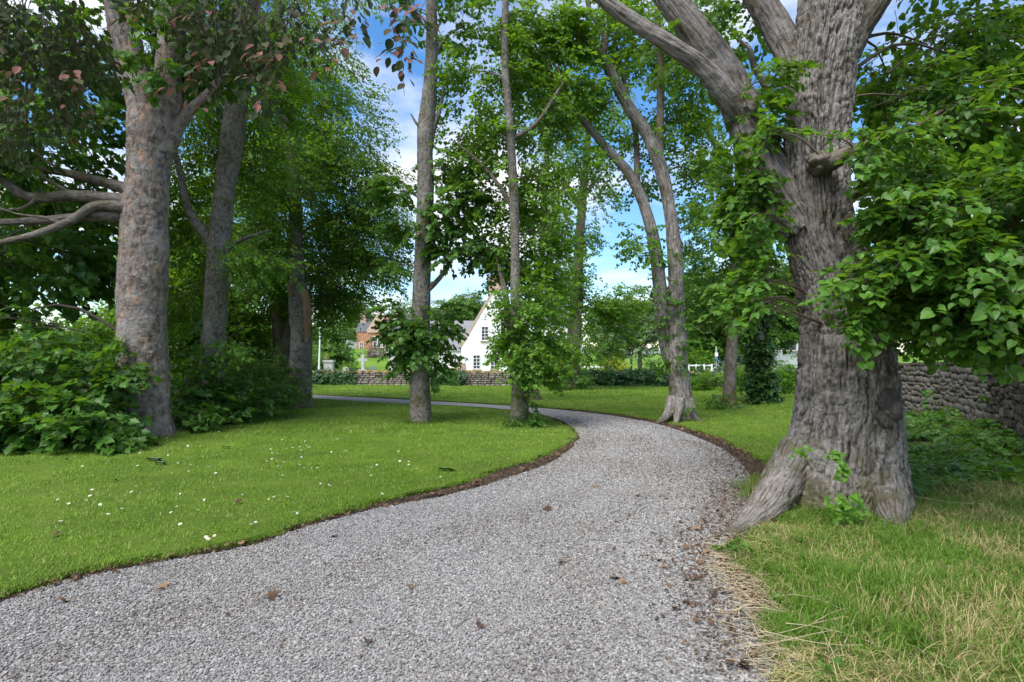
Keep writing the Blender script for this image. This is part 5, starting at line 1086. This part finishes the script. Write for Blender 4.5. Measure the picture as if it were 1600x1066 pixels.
for px, py, s, lab in ((240, 724, .16, 'grey-green fallen leafy twig near the left sycamore'), (250, 730, .12, 'wilted dark leaf beside the leafy twig near the left sycamore'), (353, 704, .1, 'small wilted leaf in front of the slim grey trunk'), (698, 740, .15, 'grey-green wilted leafy twig near the drive bend')):
    p = G(px, py); o = mk('fallen_twig', np.vstack([put(LV, (0, 0, 0), k * 1.3, .1, .3 * (k - 1), 1) for k in range(3)]), [tuple(i + k * len(LV) for i in f) for k in range(3) for f in LF], M['grey_green'])
    o.location = (p[0], p[1], p[2] + .06); o.scale = (s, s, s * .8); tag(o, lab, 'twig')
M['petal'] = plain('daisy_petal', (.8, .8, .78), .6, .02); M['eye'] = plain('daisy_eye', (.7, .5, .05), .7, .05)
V = [(0, 0, .1)]; F = []; mi = []
for k in range(10):
    a = k * 2 * PI / 10; b = len(V); V += [(.15 * math.cos(a), .15 * math.sin(a), .06), (.5 * math.cos(a - .2), .5 * math.sin(a - .2), 0), (.55 * math.cos(a), .55 * math.sin(a), 0), (.5 * math.cos(a + .2), .5 * math.sin(a + .2), 0)]; F.append((b, b+1, b+2, b+3)); mi.append(0)
b = len(V); V += [(.2 * math.cos(k * PI / 3), .2 * math.sin(k * PI / 3), .1) for k in range(6)]; F.append(tuple(range(b, b + 6))); mi.append(1)
dm = mk('daisy', V, F, [M['petal'], M['eye']], midx=mi, link=False).data
dp = []
while len(dp) < 150:
    cx, cy, sx_, sy_ = ((420, 700, 90, 18), (520, 745, 90, 40), (370, 770, 120, 40), (560, 715, 60, 25), (480, 720, 60, 20), (200, 760, 120, 40))[int(rng.integers(6))]
    dp.append((rng.normal(cx, sx_), rng.normal(cy, sy_)))
dp += [(325, 855), (335, 850), (331, 858), (322, 852), (95, 826), (90, 791), (260, 805), (135, 792), (406, 708), (470, 710)]
dp = [q for q in dp if inside(inner, np.array([G(*q)[:2]]))[0] and q[1] > 675]
for q in dp:
    p = G(*q); o = bpy.data.objects.new('daisy', dm); C.objects.link(o); s = rng.uniform(.018, .033); o.location = (p[0], p[1], p[2] + .068); o.scale = (s,) * 3; o.rotation_euler = (rng.normal(.3, .3), rng.normal(0, .3), rng.uniform(0, 6)); tag(o, 'tiny white daisy in the mown grass', 'daisy', 'daisies in the lawn')
# leaf litter and crumbs
lp = [mk('litter_%d' % k, np.column_stack([LV[:, :2], LV[:, 2] * 2 + .2 * fbm(LV * 3 + k, 2)]), LF, M['litter'], link=False) for k in range(2)]
def litter(px_pts, n, sd_, smin, smax, name, label):
    a = np.array([G(*p)[:2] for p in px_pts]); c = catmull(a, 200); q = c[rng.integers(0, 200, n)] + rng.normal(0, sd_, (n, 2))
    ok = ~inside(inner, q) & ~inside(outer, q); q = q[ok]; n = len(q)
    o = scatter(name, np.column_stack([q, zt(q[:, 0], q[:, 1]) + rng.uniform(.006, .02, n)]), np.column_stack([rng.normal(0, .4, (n, 2)), rng.uniform(0, 6.28, n)]), rng.uniform(smin, smax, n) * np.where(rng.random(n) < .12, 1.6, .75), lp); tag(o, label, 'leaf litter', None, 'stuff')
litter([(1150, 705), (1185, 735), (1180, 780), (1150, 830), (1130, 880), (1170, 950), (1200, 1010), (1230, 1066)], 4200, .24, .008, .030, 'leaf_litter', 'brown leaf litter along the worn drive edge by the massive lime')
litter([(0, 940), (130, 899), (380, 850), (480, 820), (600, 788), (705, 767), (800, 738), (860, 718), (893, 694)], 1500, .06, .01, .03, 'leaf_litter', 'dark crumbs and dead leaves along the inner lawn edge')
litter([(880, 640), (960, 648), (1030, 660), (1100, 680), (1160, 704)], 900, .1, .02, .05, 'leaf_litter', 'brown dead leaves along the outer lawn edge')
litter([(900, 660), (1010, 700), (1080, 760), (1060, 830), (1060, 920), (1100, 1000), (1130, 1066)], 2600, .32, .006, .02, 'leaf_litter', 'fine brown crumbs strewn over the right side of the gravel')
litter([(880, 665), (960, 720), (940, 780), (800, 850), (600, 930), (450, 1010), (350, 1066)], 1500, .5, .005, .016, 'leaf_litter', 'sparse dark crumbs strewn over the middle of the gravel')
M['stalk'] = plain('dry_stalk', (.42, .34, .22), .9, .2)
sb = []
for k in range(3):
    t = np.linspace(-.5, .5, 5); V, F, _ = tube(np.stack([t, .12 * np.sin(t * 4 + k), .05 * np.cos(t * 3)], 1), np.full(5, .012), 3, raw=True); sb.append(mk('straw_bit_%d' % k, V, F, M['stalk'], link=False))
a_ = catmull(np.array([G(*p)[:2] for p in ((1135, 855), (1140, 885), (1175, 930), (1200, 980), (1225, 1030), (1250, 1100))]), 200); n = 900
q = a_[rng.integers(0, 200, n)] + rng.normal(0, .10, (n, 2))
tag(scatter('straw_litter', np.column_stack([q, zt(q[:, 0], q[:, 1]) + rng.uniform(.012, .03, n)]), np.column_stack([rng.normal(0, .12, (n, 2)), rng.uniform(0, 6.28, n)]), rng.uniform(.05, .17, n), sb), 'dry straw and stems matted along the verge edge', 'straw', None, 'stuff')
for k, (px, py, ln, yaw) in enumerate(((1255, 1000, .55, .2), (1290, 985, .5, .5), (1310, 1010, .5, -.5), (1330, 1000, .45, .9), (1265, 1030, .5, -.15), (1350, 1030, .4, .4), (1230, 1020, .5, .1), (1300, 1040, .45, 1.3), (1280, 960, .35, -.8), (1210, 975, .35, .1), (1440, 790, .8, -.5), (1480, 800, .7, -.6))):
    p = G(px, py); t = np.linspace(-.5, .5, 7); pts = np.stack([t * ln * math.cos(yaw), t * ln * math.sin(yaw), .07 + .03 * np.sin(t * 3 + k) + .03 * rng.normal()+ 0 * t], 1)
    V, F, _ = tube(pts, np.linspace(.0024, .001, 7), 5, raw=True); o = mk('dry_stalk', V, F, M['stalk']); o.location = tuple(p); tag(o, 'dry straw stalk lying on the verge grass', 'stalk', 'dry stalks on the verge')
